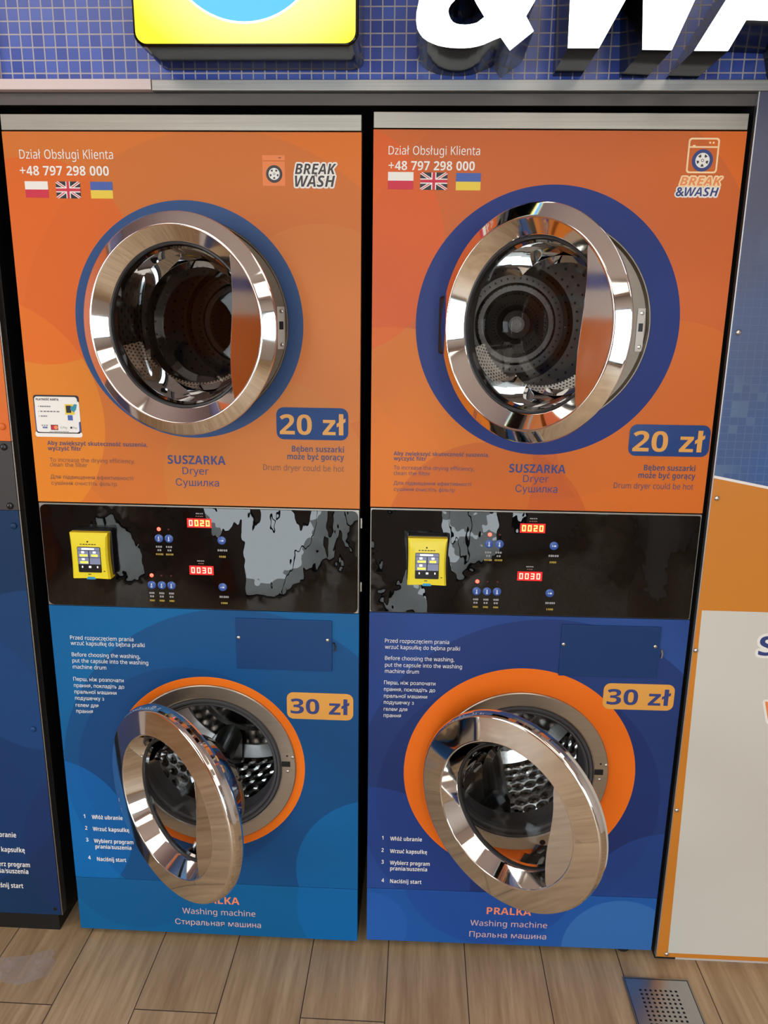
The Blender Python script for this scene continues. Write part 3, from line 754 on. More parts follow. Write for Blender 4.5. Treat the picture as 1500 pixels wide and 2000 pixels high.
    secs = ((-0.018, 0, 0.0), (-0.034, 0.000, 0.0), (-0.041, 0.0, 0.0), (-0.0450, 0.004, 0.004))
    ring0 = None
    for y, ins, zi in secs:
        pts = []
        for k, (sx, sz) in enumerate(((-1, -1), (1, -1), (1, 1), (-1, 1))):
            pts.append((sx, sz))
        # outline with gently pinched sides
        ol = []
        for k in range(9): ol.append((-hw+2*hw*k/8, -0.0515+0.0012*sin(pi*k/8)))
        for k in range(1, 9): ol.append((hw-0.0028*sin(pi*k/8), -0.0515+0.103*k/8))
        for k in range(1, 9): ol.append((hw-2*hw*k/8, 0.0515))
        for k in range(1, 8): ol.append((-hw+0.0015*sin(pi*k/8), 0.0515-0.103*k/8))
        b = len(cv.v); f = 1-ins/hw; cv.v += [(rx+x*f, y, rz+z*f-zi) for x, z in ol]
        n = len(ol)
        if ring0 is not None:
            for i in range(n): cv.face([ring0+i, ring0+(i+1) % n, b+(i+1) % n, b+i])
        ring0 = b
    cv.face(list(range(ring0, ring0+n))); cv.face(list(range(0, n)))
    cvo = cv.build('reader_cover', M['yellow'], crd, smooth=35)
    yc = -0.0450
    sc = MB(); sx0, sx1, sz0, sz1 = rx-0.0255, rx+0.0245, rz-0.036, rz+0.021
    sc.prism(rrect(sx0, sx1, sz0, sz1, 0.002), yc-0.0012, yc+0.001, 0)
    ys = yc-0.0013; cw = (sx1-sx0); ch = 0.0145
    sc.box(sx0+0.001, sx1-0.001, ys-0.0002, ys, sz1-0.0075, sz1-0.001, 1); sc.box(sx0+0.010, sx1-0.013, ys-0.0004, ys, sz1-0.0060, sz1-0.0025, 2)
    for r in range(2):
        for q in range(2):
            a = sx0+0.001+q*cw/2; zz = sz1-0.0085-r*0.0155
            sc.box(a, a+cw/2-0.002, ys-0.0002, ys, zz-ch, zz, 1)
            if r*2+q < 3:
                sc.box(a+0.008, a+0.014, ys-0.0004, ys, zz-0.0055, zz-0.0010, 2); sc.box(a+0.004, a+0.021-0.003*q, ys-0.0004, ys, zz-0.0125, zz-0.0080, 3)
    for q, wd in ((-0.0165, 0.0012), (0.0, 0.0025), (0.0165, 0.0012)): sc.box(rx+q-wd, rx+q+wd, ys-0.0004, ys, sz1-0.0465, sz1-0.0425, 2)
    sc.build('reader_screen', [M['black_plastic'], SCR_LIT, SCR_W, SCR_Y], crd)
    MB().disc(rx-0.002, rz+0.0325, 0.0018, yc-0.0006, yc, 0, 12).build('sensor_dot', M['black_plastic'], crd)
    for xa, xb, zz, n in ((rx-0.019, rx+0.018, rz+0.0265, 6), (rx-0.006, rx+0.004, rz-0.0405, 1), (rx+0.0285, rx+0.034, rz-0.033, 1)):
        sm = MB(); bars(sm, xa, xb, zz, 0.0017, yc, 0, n, 3); sm.build('reader_mark', M['black_plastic'], crd)
    MB().prism([(rx-0.010, rz-0.0520), (rx+0.010, rz-0.0520), (rx+0.0075, rz-0.0465), (rx-0.0075, rz-0.0465)], yc-0.0012, -0.03).build('card_slot', M['cyan'], crd, bevel=0.0008)

    # ---- washer half
    wp = MB().holed(0, W, Z['kick']+0.0008, Z['cbot'], CXM, WCZ, RINGR-0.004, 0, 0.016).build('washer_panel', P['m_washer'], root)
    lettering(wp, P['capsule'], INK['white']); lettering(wp, P['steps'], INK['white'])
    badge(wp, *P['badge30'], INK['amber'], INK['navy'], 'amber price badge with blue figures')
    fp = MB().box(0.4237, 0.6400, -0.0032, 0, 0.7485, 0.8697).build('access_flap', P['m_flap'], root, bevel=0.0008)
    for x in (0.4300, 0.6303): MB().dome(x, 0.8240, 0.0042, 0.0022, -0.0032).build('screw', M['screw'], fp, smooth=50)
    MB().prism([(0.6425, 0.818), (0.6465, 0.8165), (0.6485, 0.808), (0.6470, 0.798), (0.6440, 0.797), (0.6452, 0.807)], -0.006, 0).build('flap_latch', M['black'] if P['left'] else M['steel_strip'], fp)
    wr = MB().lathe([(0.205, 0.0008), (0.2045, 0.0034), (0.2025, 0.0052), (0.174, 0.0056), (0.1705, 0.004), (0.170, -0.004), (0.170, -0.03), (0.205, -0.03)], CXM, WCZ, 128, closed=True).build('washer_front_ring', M['steel_ring'], root, smooth=35)
    MB().box(0.5215, 0.5415, -0.0062, -0.0054, 0.5040, 0.5175).build('lock_slot', M['void'], wr)
    for x, z in ((0.5355, 0.4915), (0.5475, 0.5290)): MB().dome(x, z, 0.0040, 0.0022, -0.0052).build('screw', M['screw'], wr, smooth=50)
    MB().disc(0.5345, 0.5320, 0.0022, -0.0058, -0.0050).build('pin_hole', M['void'], wr)
    MB().disc(0.415, WCZ-0.180, 0.0070, -0.0060, -0.0050).build('drain_hole', M['void'], wr)
    gk = [(0.1705, -0.02), (0.1695, 0.003), (0.1665, 0.0075), (0.1625, 0.0065), (0.1605, 0.001), (0.1585, 0.0035), (0.1550, 0.0040), (0.1520, 0.000), (0.1505, -0.012), (0.1525, -0.030), (0.1500, -0.052), (0.1490, -0.060), (0.1600, -0.066), (0.170, -0.05)]
    MB().lathe(gk, CXM, WCZ, 128, closed=True).build('door_gasket', M['rubber'], root, smooth=45)
    wd_ = MB(); wd_.lathe([(0.1595, -0.068), (0.1640, -0.073), (0.215, -0.082), (0.238, -0.100), (0.243, -0.12), (0.243, -0.42)], CXM, WCZ, 96)
    w_o = wd_.build('washer_drum', M['wash_drum'], root, smooth=30)
    bk = MB(); bk.lathe([(0.2425, -0.418), (0.21, -0.434), (0.20, -0.425), (0.15, -0.412), (0.14, -0.42), (0.10, -0.405), (0.06, -0.395), (0.05, -0.405), (0.001, -0.405)], CXM, WCZ, 96)
    bk.build('drum_back', M['drum_plain'], w_o, smooth=30)
    for k in range(3):
        a = P['wlift']+2*pi*k/3
        lf = MB(); n = 16
        prof = [(-0.058, 0.0), (-0.046, 0.040), (-0.034, 0.080), (-0.018, 0.102), (0.0, 0.108), (0.018, 0.102), (0.034, 0.080), (0.046, 0.040), (0.058, 0.0)]
        lf.prism(prof, 0.125, 0.41)
        l_o = lf.build('lifter', M['lifter'], w_o, bevel=0.012)
        l_o.location = (CXM+0.241*cos(a), 0, WCZ+0.241*sin(a)); l_o.rotation_euler = (0, -a-pi/2, 0)
    door(root, 'washer_door', 'washer', *P['washer_door'])
    kp = MB().box(0, W, 0, 0.016, Z['bot'], Z['kick']-0.0008).build('kick_panel', P['m_kick'], root, bevel=0.0008)
    lettering(kp, P['washer_bold'], INK['salmon']); lettering(kp, P['washer_name'], INK['pale'])
    return root

def sticker(par):
    """payment instructions on a small white card"""
    s = MB(); y = -0.0004
    s.prism(rrect(0.0106, 0.1085, 1.2690, 1.3570, 0.006), y, 0, 1)
    s.prism(rrect(0.0085, 0.1100, 1.2685, 1.2800, 0.005), y-0.0001, 0, 0)
    s.prism(rrect(0.0115, 0.1075, 1.2765, 1.3350, 0.005), y-0.0001, 0, 2)
    s.prism(rrect(0.0130, 0.1045, 1.2785, 1.3535, 0.006), y-0.0003, 0, 0)
    s.prism(rrect(0.0725, 0.1085, 1.3010, 1.3440, 0.003), y-0.0005, 0, 0)
    write(s, 'PŁATNOŚĆ KARTĄ', 0.0165, 0.0655, 1.3455, 0.0046, y-0.0004, 0.02, 1)
    for k, (z, x1) in enumerate(((1.3330, 0.048), (1.3225, 0.066), (1.3125, 0.038))):
        bars(s, 0.0200, 0.0215, z, 0.002, y-0.0004, 3, 1, k); bars(s, 0.0240, x1, z, 0.0026, y-0.0004, 3, 5+k, 20+k)
    s.box(0.0775, 0.0975, y-0.0008, y, 1.3165, 1.3385, 4); s.box(0.0800, 0.0905, y-0.0010, y, 1.3205, 1.3355, 1); s.box(0.0820, 0.0925, y-0.0009, y, 1.3045, 1.3155, 2)
    s.prism([(0.0890, 1.3275), (0.0960, 1.3215), (0.1010, 1.3275), (0.1035, 1.3380), (0.0985, 1.3390), (0.0950, 1.3345), (0.0905, 1.3345)], y-0.0012, y, 5)
    bars(s, 0.0240, 0.0385, 1.2930, 0.0022, y-0.0004, 3, 3, 31); bars(s, 0.0260, 0.0365, 1.2885, 0.0036, y-0.0004, 2, 3, 33)
    s.box(0.0435, 0.0590, y-0.0005, y, 1.2835, 1.2945, 6); s.disc(0.0545, 1.2890, 0.0042, y-0.0008, y, 8, 20); s.disc(0.0490, 1.2890, 0.0042, y-0.0007, y, 7, 20)
    write(s, 'G Pay', 0.0640, 0.0790, 1.2868, 0.0044, y-0.0004, 0.0, 3)
    s.disc(0.0875, 1.2890, 0.0023, y-0.0006, y, 1, 14); write(s, 'Pay', 0.0915, 0.1000, 1.2868, 0.0044, y-0.0004, 0.0, 3)
    bars(s, 0.0400, 0.0820, 1.2805, 0.0012, y-0.0004, 3, 12, 41)
    s.build('payment_sticker', [INK['white'], INK['black'], INK['royal'], plain('grey_print', rgb(130, 128, 130), 0.5), INK['yellow'], INK['teal'], plain('maroon_print', rgb(120, 20, 20), 0.4), INK['red'], INK['orange']], par, recalc=False)['label'] = 'white payment instruction sticker'

B = 0.022
Lo, Lo2, Lr = rgb(205, 112, 50), rgb(222, 130, 52), rgb(214, 96, 42)
m_dl = panel_mat('orange_vinyl_left', rgb(222, 112, 24), rgb(206, 118, 50), [(0.42, 1.45, 0.42, rgb(200, 110, 46), 0.6), (-0.10, 1.30, 0.26, rgb(230, 138, 34), 0.65), (0.05, 1.62, 0.20, rgb(226, 92, 18), 0.55), (0.62, 1.50, 0.20, rgb(214, 128, 52), 0.5), (0.5, 1.18, 0.22, rgb(206, 126, 50), 0.5)], (CXM, DCZ, 0.2343, rgb(44, 76, 126)), 0.35, 2.6, seed=0.3)
m_dr = panel_mat('orange_vinyl_right', rgb(224, 106, 22), rgb(202, 100, 42), [(0.36, 1.55, 0.40, rgb(198, 98, 44), 0.65), (0.04, 1.20, 0.30, rgb(226, 128, 26), 0.6), (-0.08, 1.66, 0.22, rgb(228, 90, 24), 0.55), (0.60, 1.30, 0.22, rgb(214, 112, 26), 0.55), (0.25, 1.05, 0.22, rgb(188, 84, 30), 0.5)], (CXM, DCZ, 0.2618, rgb(20, 44, 118)), 0.4, 3.0, seed=1.7)
m_wl = panel_mat('blue_vinyl_left', rgb(0, 98, 156), rgb(0, 86, 142), [(0.42, 0.47, 0.42, rgb(10, 68, 122), 0.75), (0.30, 0.48, 0.265, rgb(10, 60, 114), 0.6), (0.75, 0.22, 0.20, rgb(0, 114, 182), 0.5), (-0.05, 0.30, 0.2, rgb(0, 108, 188), 0.5)], (CXM, WCZ-0.001, 0.2248, rgb(240, 116, 22)), 0.35, 2.5, seed=0.9)
m_wr = panel_mat('navy_vinyl_right', rgb(44, 80, 146), rgb(28, 56, 122), [(0.40, 0.45, 0.43, rgb(28, 50, 106), 0.8), (0.35, 0.42, 0.33, rgb(22, 40, 96), 0.55), (0.72, 0.15, 0.20, rgb(36, 76, 152), 0.5), (0.0, 0.20, 0.25, rgb(34, 70, 150), 0.5)], (CXM, WCZ-0.004, 0.2665, rgb(238, 112, 24)), 0.45, 3.0, seed=2.2)
m_kl = panel_mat('blue_vinyl_kick_left', rgb(0, 98, 156), rgb(0, 90, 144), [(0.15, 0.20, 0.17, rgb(4, 84, 138), 0.6), (0.75, 0.12, 0.2, rgb(0, 106, 180), 0.5)], None, 0.3, 4.0, seed=0.2)
m_kr = panel_mat('blue_vinyl_kick_right', rgb(34, 92, 170), rgb(24, 82, 158), [(0.30, 0.24, 0.22, rgb(28, 72, 152), 0.7), (0.62, 0.02, 0.14, rgb(70, 128, 190), 0.45), (0.0, 0.06, 0.10, rgb(40, 96, 180), 0.5)], None, 0.6, 5.5, seed=1.1)
m_fl = panel_mat('blue_flap_left', rgb(10, 60, 112), rgb(8, 54, 104), [], None, 0.1, 2.0, 0.4)
m_fr = panel_mat('blue_flap_right', rgb(20, 54, 104), rgb(20, 54, 98), [], None, 0.1, 2.0, 0.4)

UA_ = ['Перш, ніж розпочати', 'прання, покладіть до', 'пральної машини', 'подушечку з', 'гелем для', 'прання']
L_P = dict(left=True, loc=(0, 0, 0), rz=0.0, label='orange and bright blue washer dryer stack with a white payment sticker beside its dryer door',
    m_dryer=m_dl, m_washer=m_wl, m_kick=m_kl, m_flap=m_fl, seed=3.1, bow=0.50, ctl_dx=0.0, side_x=W+0.0002, side_screws=(1.087, 0.940), lift=0.5, wlift=-1.90,
    dryer_door=(0.1919, 1.5011, 0.2427), washer_door=(0.1520, 0.4985, 0.6488),
    phone=[('Dział Obsługi Klienta', 0.0311, 0.2167, 1.8150, 0.0163, 0.004), ('+48 797 298 000', 0.0290, 0.2064, 1.7850, 0.0170, B)],
    flag_a=(0.0364, 0.0825, 1.7440, 1.7740), flag_b=(0.0985, 0.1470, 1.7430, 1.7740), flag_c=(0.1675, 0.2115, 1.7430, 1.7738),
    filter_bold=[('Aby zwiększyć skuteczność suszenia,', 0.0322, 0.2486, 1.2512, 0.0088, 0.012), ('wyczyść filtr', 0.0320, 0.1047, 1.2398, 0.0088, 0.012)],
    filter=[('To increase the drying efficiency,', 0.0343, 0.2190, 1.2150, 0.0088), ('clean the filter', 0.0334, 0.1153, 1.2045, 0.0088), ('Для підвищення ефективності', 0.0320, 0.2132, 1.1780, 0.0088), ('сушіння очистіть фільтр', 0.0329, 0.1765, 1.1645, 0.0088)],
    dryer_name=[('SUSZARKA', 0.2904, 0.4146, 1.2160, 0.0185, 0.025), ('Dryer', 0.3211, 0.3776, 1.1940, 0.0152), ('Сушилка', 0.3053, 0.3987, 1.1685, 0.0160)],
    hot_bold=[('Bęben suszarki', 0.5567, 0.6668, 1.2475, 0.0125, B), ('może być gorący', 0.5467, 0.6668, 1.2310, 0.0125, B)], hot=[('Drum dryer could be hot', 0.4949, 0.6668, 1.2065, 0.0125)],
    badge20=((0.5252, 0.6755, 1.2732, 1.3402), '20 zł', 0.5320, 0.6700, 1.2840, 0.0415),
    badge30=((0.5355, 0.6880, 0.6262, 0.6925), '30 zł', 0.5440, 0.6790, 0.6400, 0.0370),
    capsule=[('Przed rozpoczęciem prania', 0.0426, 0.1883, 0.8055, 0.0095, 0.004), ('wrzuć kapsułkę do bębna pralki', 0.0427, 0.2133, 0.7920, 0.0095, 0.004), ('Before choosing the washing,', 0.0426, 0.2009, 0.7640, 0.0095, 0.004), ('put the capsule into the washing', 0.0427, 0.2188, 0.7490, 0.0095, 0.004), ('machine drum', 0.0425, 0.1203, 0.7335, 0.0095, 0.004)]
        + [(t_, 0.0408, x1, b_, 0.0095, 0.004) for t_, x1, b_ in zip(UA_, (0.1587, 0.1587, 0.1395, 0.1093, 0.0946, 0.0801), (0.7030, 0.6870, 0.6710, 0.6550, 0.6370, 0.6215))],
    steps=[('1', 0.0344, 0.0385, 0.3400, 0.0105, B), ('Włóż ubranie', 0.0545, 0.1303, 0.3385, 0.0110, B), ('2', 0.0355, 0.0410, 0.3075, 0.0105, B), ('Wrzuć kapsułkę', 0.0545, 0.1443, 0.3055, 0.0110, B), ('3', 0.0351, 0.0410, 0.2745, 0.0105, B), ('Wybierz program', 0.0545, 0.1522, 0.2720, 0.0110, B), ('prania/suszenia', 0.0568, 0.1460, 0.2560, 0.0110, B), ('4', 0.0361, 0.0425, 0.2240, 0.0105, B), ('Naciśnij start', 0.0580, 0.1308, 0.2205, 0.0110, B)],
    washer_bold=[('PRALKA', 0.2950, 0.4077, 0.1115, 0.0205, 0.025)], washer_name=[('Washing machine', 0.2633, 0.4463, 0.0785, 0.0165), ('Стиральная машина', 0.2435, 0.4595, 0.0460, 0.0165)])
R_P = dict(left=False, loc=(0.7229, 0.0005, 0.0054), rz=0.0125, label='orange and navy washer dryer stack with broad rings round its doors, beside the white board',
    m_dryer=m_dr, m_washer=m_wr, m_kick=m_kr, m_flap=m_fr, seed=7.4, bow=0.09, ctl_dx=-0.0065, side_x=-0.0032, side_screws=(), lift=0.2, wlift=0.35,
    dryer_door=(0.2005, 1.5044, 0.7979), washer_door=(0.1502, 0.5066, 0.6680),
    phone=[('Dział Obsługi Klienta', 0.0291, 0.2032, 1.8198, 0.0150, 0.004), ('+48 797 298 000', 0.0294, 0.1943, 1.7925, 0.0160, B)],
    flag_a=(0.0287, 0.0776, 1.7580, 1.7890), flag_b=(0.0907, 0.1427, 1.7575, 1.7885), flag_c=(0.1593, 0.2066, 1.7570, 1.7880),
    filter_bold=[('Aby zwiększyć skuteczność suszenia,', 0.0481, 0.2472, 1.2385, 0.0083, 0.012), ('wyczyść filtr', 0.0483, 0.1161, 1.2280, 0.0083, 0.012)],
    filter=[('To increase the drying efficiency,', 0.0486, 0.2175, 1.2085, 0.0083), ('clean the filter', 0.0488, 0.1256, 1.1965, 0.0083), ('Для підвищення ефективності', 0.0491, 0.2125, 1.1755, 0.0083), ('сушіння очистіть фільтр', 0.0494, 0.1784, 1.1622, 0.0083)],
    dryer_name=[('SUSZARKA', 0.2904, 0.4076, 1.2068, 0.0180, 0.025), ('Dryer', 0.3205, 0.3740, 1.1868, 0.0148), ('Сушилка', 0.3056, 0.3935, 1.1650, 0.0158)],
    hot_bold=[('Bęben suszarki', 0.5689, 0.6746, 1.2165, 0.0120, B), ('może być gorący', 0.5589, 0.6764, 1.2003, 0.0120, B)], hot=[('Drum dryer could be hot', 0.5100, 0.6746, 1.1775, 0.0120)],
    badge20=((0.5330, 0.6975, 1.2468, 1.3122), '20 zł', 0.5410, 0.6870, 1.2565, 0.0420),
    badge30=((0.5275, 0.6850, 0.6685, 0.7320), '30 zł', 0.5360, 0.6770, 0.6805, 0.0375),
    capsule=[('Przed rozpoczęciem prania', 0.0355, 0.1781, 0.8160, 0.0092, 0.004), ('wrzuć kapsułkę do bębna pralki', 0.0356, 0.2026, 0.8010, 0.0092, 0.004), ('Before choosing the washing,', 0.0360, 0.1910, 0.7742, 0.0092, 0.004), ('put the capsule into the washing', 0.0362, 0.2087, 0.7578, 0.0092, 0.004), ('machine drum', 0.0364, 0.1127, 0.7425, 0.0092, 0.004)]
        + [(t_, 0.0347, x1, b_, 0.0092, 0.004) for t_, x1, b_ in zip(UA_, (0.1504, 0.1504, 0.1327, 0.1030, 0.0885, 0.0744), (0.7145, 0.6980, 0.6815, 0.6655, 0.6485, 0.6325))],
    steps=[('1', 0.0348, 0.0385, 0.3085, 0.0105, B), ('Włóż ubranie', 0.0545, 0.1304, 0.3070, 0.0108, B), ('2', 0.0339, 0.0395, 0.2745, 0.0105, B), ('Wrzuć kapsułkę', 0.0545, 0.1436, 0.2725, 0.0108, B), ('3', 0.0343, 0.0400, 0.2415, 0.0105, B), ('Wybierz program', 0.0548, 0.1506, 0.2400, 0.0108, B), ('prania/suszenia', 0.0556, 0.1448, 0.2240, 0.0108, B), ('4', 0.0350, 0.0415, 0.1895, 0.0105, B), ('Naciśnij start', 0.0560, 0.1321, 0.1880, 0.0108, B)],
    washer_bold=[('PRALKA', 0.2931, 0.4013, 0.1085, 0.0200, 0.025)], washer_name=[('Washing machine', 0.2548, 0.4422, 0.0740, 0.0160), ('Пральна машина', 0.2536, 0.4418, 0.0410, 0.0160)])
build_stack(L_P)
build_stack(R_P)

# ------------------------------------------------------------------ neighbour at the left edge of the picture
def neighbour():
    NW = 0.70
    t = empty('laundry_machine', (-0.041-NW, 0.0, 0.0), 0, 'laundry machine cut off at the left edge, dark bolted band between orange and blue', 'laundry machine')
    MB().box(0.0, NW, 0.019, 0.74, 0.055, 1.90).build('cabinet', M['black'], t)
    MB().box(0.03, NW-0.02, 0.012, 0.70, 0.0, 0.0549).build('plinth', M['black'], t)
    m1 = panel_mat('orange_vinyl_neighbour', rgb(222, 104, 40), rgb(214, 112, 46), [], None, 0.3, 2.0)
    m2 = panel_mat('blue_vinyl_neighbour', rgb(8, 56, 96), rgb(14, 42, 78), [(0.35, 0.5, 0.40, rgb(16, 56, 108), 0.7), (0.9, 0.25, 0.28, rgb(24, 44, 92), 0.6), (0.7, 0.72, 0.2, rgb(26, 74, 132), 0.4)], None, 0.6, 4.0, seed=0.5)
    edge = M['steel_strip']
    def pan(name, z0, z1, m, bolts, bm):
        o = MB().box(0, NW-0.006, 0, 0.018, z0, z1, 0).box(NW-0.0045, NW-0.002, 0.0, 0.018, z0, z1, 1).build(name, [m, edge], t)
        for x, z in bolts: MB().dome(x+0.041+NW, z, 0.0075, 0.0045, 0.0).build('bolt', bm, o, smooth=50)
        return o
    pan('orange_panel', 1.2575, 1.90, m1, [(-0.062, 1.2885)], m1)
    pan('control_band', 1.1055, 1.2565, plain('charcoal_panel', rgb(58, 56, 56), 0.4), [(-0.0635, 1.2445), (-0.064, 1.115)], M['black_plastic'])
    bp = pan('blue_panel', 0.056, 1.1045, m2, [(-0.0607, 1.0700), (-0.067, 0.5745)], m2)
    MB().dome(-0.061+0.041+NW, 0.0737, 0.005, 0.001, 0.0).build('bolt', M['black_plastic'], bp)
    o = 0.041+NW
    lettering(bp, [(s, x1-w+o, x1+o, b, 0.0135, B) for s, x1, w, b in (('Włóż ubranie', -0.1390, 0.089, 0.2770), ('Wrzuć kapsułkę', -0.1215, 0.105, 0.2350), ('Wybierz program', -0.1130, 0.113, 0.1930), ('prania/suszenia', -0.1190, 0.104, 0.1735), ('Naciśnij start', -0.1365, 0.087, 0.1310))], INK['white'])
neighbour()

# ------------------------------------------------------------------ printed board at the right
def board_mat():
    t = NT('printed_board'); o = t.xyz(t.coord())
    hill = t.math('MULTIPLY_ADD', t.math('SUBTRACT', o[0], 1.434), -0.185, 1.2130)
    d = t.math('SUBTRACT', o[2], hill)
    br = t.n('ShaderNodeTexBrick'); br.offset = 0.0; br.squash = 1.0
    t.put(br.inputs['Vector'], t.vec(o[0], o[2], 0)); br.inputs['Scale'].default_value = 1.0; br.inputs['Brick Width'].default_value = 0.0165; br.inputs['Row Height'].default_value = 0.0165
    br.inputs['Mortar Size'].default_value = 0.0010; br.inputs['Mortar Smooth'].default_value = 0.6
    br.inputs['Color1'].default_value = (0, 0, 0, 1); br.inputs['Color2'].default_value = (1, 1, 1, 1); br.inputs['Mortar'].default_value = (0.6, 0.6, 0.6, 1)
    r = t.xyz(br.outputs['Color'])[0]
    big = t.noise(t.coord(), 5.0, 2.0)
    up = t.ramp(o[2], 1.25, 1.75)
    c = t.mix(up, rgb(52, 94, 152), rgb(84, 88, 112))
    c = t.mix(t.math('MULTIPLY', t.ramp(big, 0.35, 0.7), 0.45), c, rgb(84, 80, 98))
    sp = t.math('MULTIPLY', t.math('GREATER_THAN', r, 0.80), t.ramp(t.noise(t.coord(), 4.0, 1.0), 0.52, 0.72))
    c = t.mix(t.math('MULTIPLY', sp, 0.55), c, rgb(120, 150, 165))
    c = t.mix(t.math('MULTIPLY', br.outputs['Fac'], t.math('MULTIPLY', t.math('SUBTRACT', 1.0, up), 0.3)), c, rgb(120, 140, 175))
    c = t.mix(t.math('LESS_THAN', d, 0.0), c, rgb(206, 128, 42))
    c = t.mix(t.math('LESS_THAN', t.math('ABSOLUTE', d), 0.0028), c, rgb(235, 232, 228))
    wx = t.math('GREATER_THAN', t.math('SUBTRACT', o[0], t.math('MULTIPLY', t.math('SUBTRACT', 0.92, o[2]), 0.02)), 1.4425)
    wz = t.math('MULTIPLY', t.math('LESS_THAN', o[2], 0.919), t.math('GREATER_THAN', o[2], 0.0290))
    c = t.mix(t.math('MULTIPLY', wx, wz), c, rgb(208, 205, 196))
    t.bsdf(c, 0.35); return t.mat
bd = tag(MB().box(1.4340, 2.62, 0.0, 0.0115, 0.0165, 1.942).build('information_board', board_mat(), bevel=0.0008), 'printed board at the right edge, blue mosaic picture above orange and white fields', 'board')
MB().box(1.4318, 1.4339, -0.0004, 0.0115, 0.0165, 1.942).build('edge_strip', plain('pale_aluminium_edge', (0.6, 0.6, 0.6, 1), 0.4, 1.0), bd)
for x, z in ((1.4477, 1.5037), (1.4451, 1.1677), (1.4397, 0.8259), (1.4405, 0.4264), (1.4577, 0.0262)):
    MB().dome(x, z, 0.0055, 0.004, 0.0).build('screw', M['screw'], bd, smooth=50)
for ch, x0, x1, z, cap, wide, ink in (('S', 1.5730, 1.6080, 0.8190, 0.0450, 0.10, 0), ('W', 1.6030, 1.6750, 0.6600, 0.0490, 0.08, 2)):
    lt = MB(); write(lt, ch, x0, x1, z, cap, -0.0002, 1, 1, st='B', halo=wide); write(lt, ch, x0, x1, z, cap, -0.0007, 1, ink, st='B')
    lt.build('lettering', [INK['navy'], INK['white'], INK['orange']], bd, recalc=False)

# ------------------------------------------------------------------ lit signs on the mosaic
M['sign_black'] = plain('glossy_black_sign_side', rgb(14, 12, 13), 0.12, spec=0.2)
def light_face(name, col, strength): return plain(name, tuple(0.35*x for x in col[:3])+(1,), 0.4, emit=col, estr=strength)

def yellow_face():
    t = NT('lit_yellow_face'); o = t.xyz(t.coord())
    d = t.dist(t.vec(t.math('MULTIPLY', o[0], 0.85), o[2]), (0.02, -0.02, 0))
    c = t.mix(t.ramp(d, 0.215, 0.13), (1.0, 0.90, 0.0, 1), (1.0, 0.96, 0.42, 1))
    t.bsdf((0.3, 0.27, 0.02, 1), 0.4, emit=c, estr=1.0); return t.mat
F_Y = yellow_face(); F_B = light_face('lit_blue_face', (0.10, 0.50, 1.0, 1), 1.0); F_W = light_face('lit_white_face', (0.97, 1.0, 1.0, 1), SIGN_STRENGTH)
sb = empty('light_box_sign', (0.51, 0.0, 2.16), 0, 'square lit yellow light box with a blue disc on the mosaic wall', 'sign')
ob = lambda x, z: (x-0.51, z-2.16)
MB().prism([ob(*p) for p in rrect(0.3155, 0.7040, 1.9700, 2.352, 0.022)], -0.130, 0.003).build('case', M['sign_black'], sb, bevel=0.004)
MB().prism([ob(*p) for p in rrect(0.3205, 0.6990, 1.9740, 2.347, 0.018)], -0.1320, -0.1301).build('face', F_Y, sb)
MB().disc(0.0, 2.145-2.16, 0.1415, -0.1328, -0.1321, 1, 72).disc(0.0, 2.145-2.16, 0.1385, -0.1334, -0.1321, 0, 72).build('disc', [F_B, F_W], sb)
AMP = [(0.8053, 2.0313), (0.8012, 2.0126), (0.8012, 2.0010), (0.8032, 1.9899), (0.8075, 1.9830), (0.8126, 1.977), (0.8210, 1.9715), (0.8299, 1.9678), (0.8400, 1.9645), (0.8514, 1.9624), (0.8620, 1.9612), (0.8728, 1.9608), (0.8841, 1.9608), (0.8941, 1.9615), (0.9050, 1.9634), (0.9152, 1.9661), (0.9318, 1.9729), (0.9426, 1.9767), (0.9589, 1.9568), (0.997, 1.9856), (0.9831, 2.0075), (0.9968, 2.0305), (1.0078, 2.0673), (0.9728, 2.0711), (0.9572, 2.0529), (0.9218, 2.0969), (0.9526, 2.1398), (0.9378, 2.1893), (0.8922, 2.2106), (0.8438, 2.2006), (0.8245, 2.1621), (0.8381, 2.1191), (0.8162, 2.0683)]
HOLE = [(0.8644, 2.0311), (0.8590, 2.0260), (0.8555, 2.0199), (0.8550, 2.0140), (0.8567, 2.0086), (0.8592, 2.0035), (0.8629, 1.9996), (0.8690, 1.9968), (0.8758, 1.9958), (0.8820, 1.9954), (0.8885, 1.9957), (0.8960, 1.9969), (0.9027, 1.9987), (0.9142, 2.0069), (0.8998, 2.0272), (0.8864, 2.0495), (0.874, 2.0444)]
HOLE2 = [(0.8790, 2.1290), (0.8990, 2.1500), (0.9080, 2.1650), (0.8980, 2.1760), (0.8800, 2.1760), (0.8690, 2.1600)]
WW = [(1.0542, 1.9605), (1.1063, 1.9604), (1.1682, 2.0773), (1.1769, 1.958), (1.2254, 1.9571), (1.3271, 2.2062), (1.2726, 2.2067), (1.205, 2.0516), (1.2008, 2.1729), (1.1567, 2.1733), (1.1004, 2.0448), (1.1016, 2.2085), (1.0495, 2.209)]
AA = [(1.2613, 1.9563), (1.3169, 1.9558), (1.341, 2.0011), (1.4322, 1.9978), (1.445, 1.9545), (1.5042, 1.9529), (1.469, 2.2048), (1.4064, 2.2054)]
HA = [(1.3620, 2.0420), (1.4300, 2.0410), (1.4250, 2.1500)]
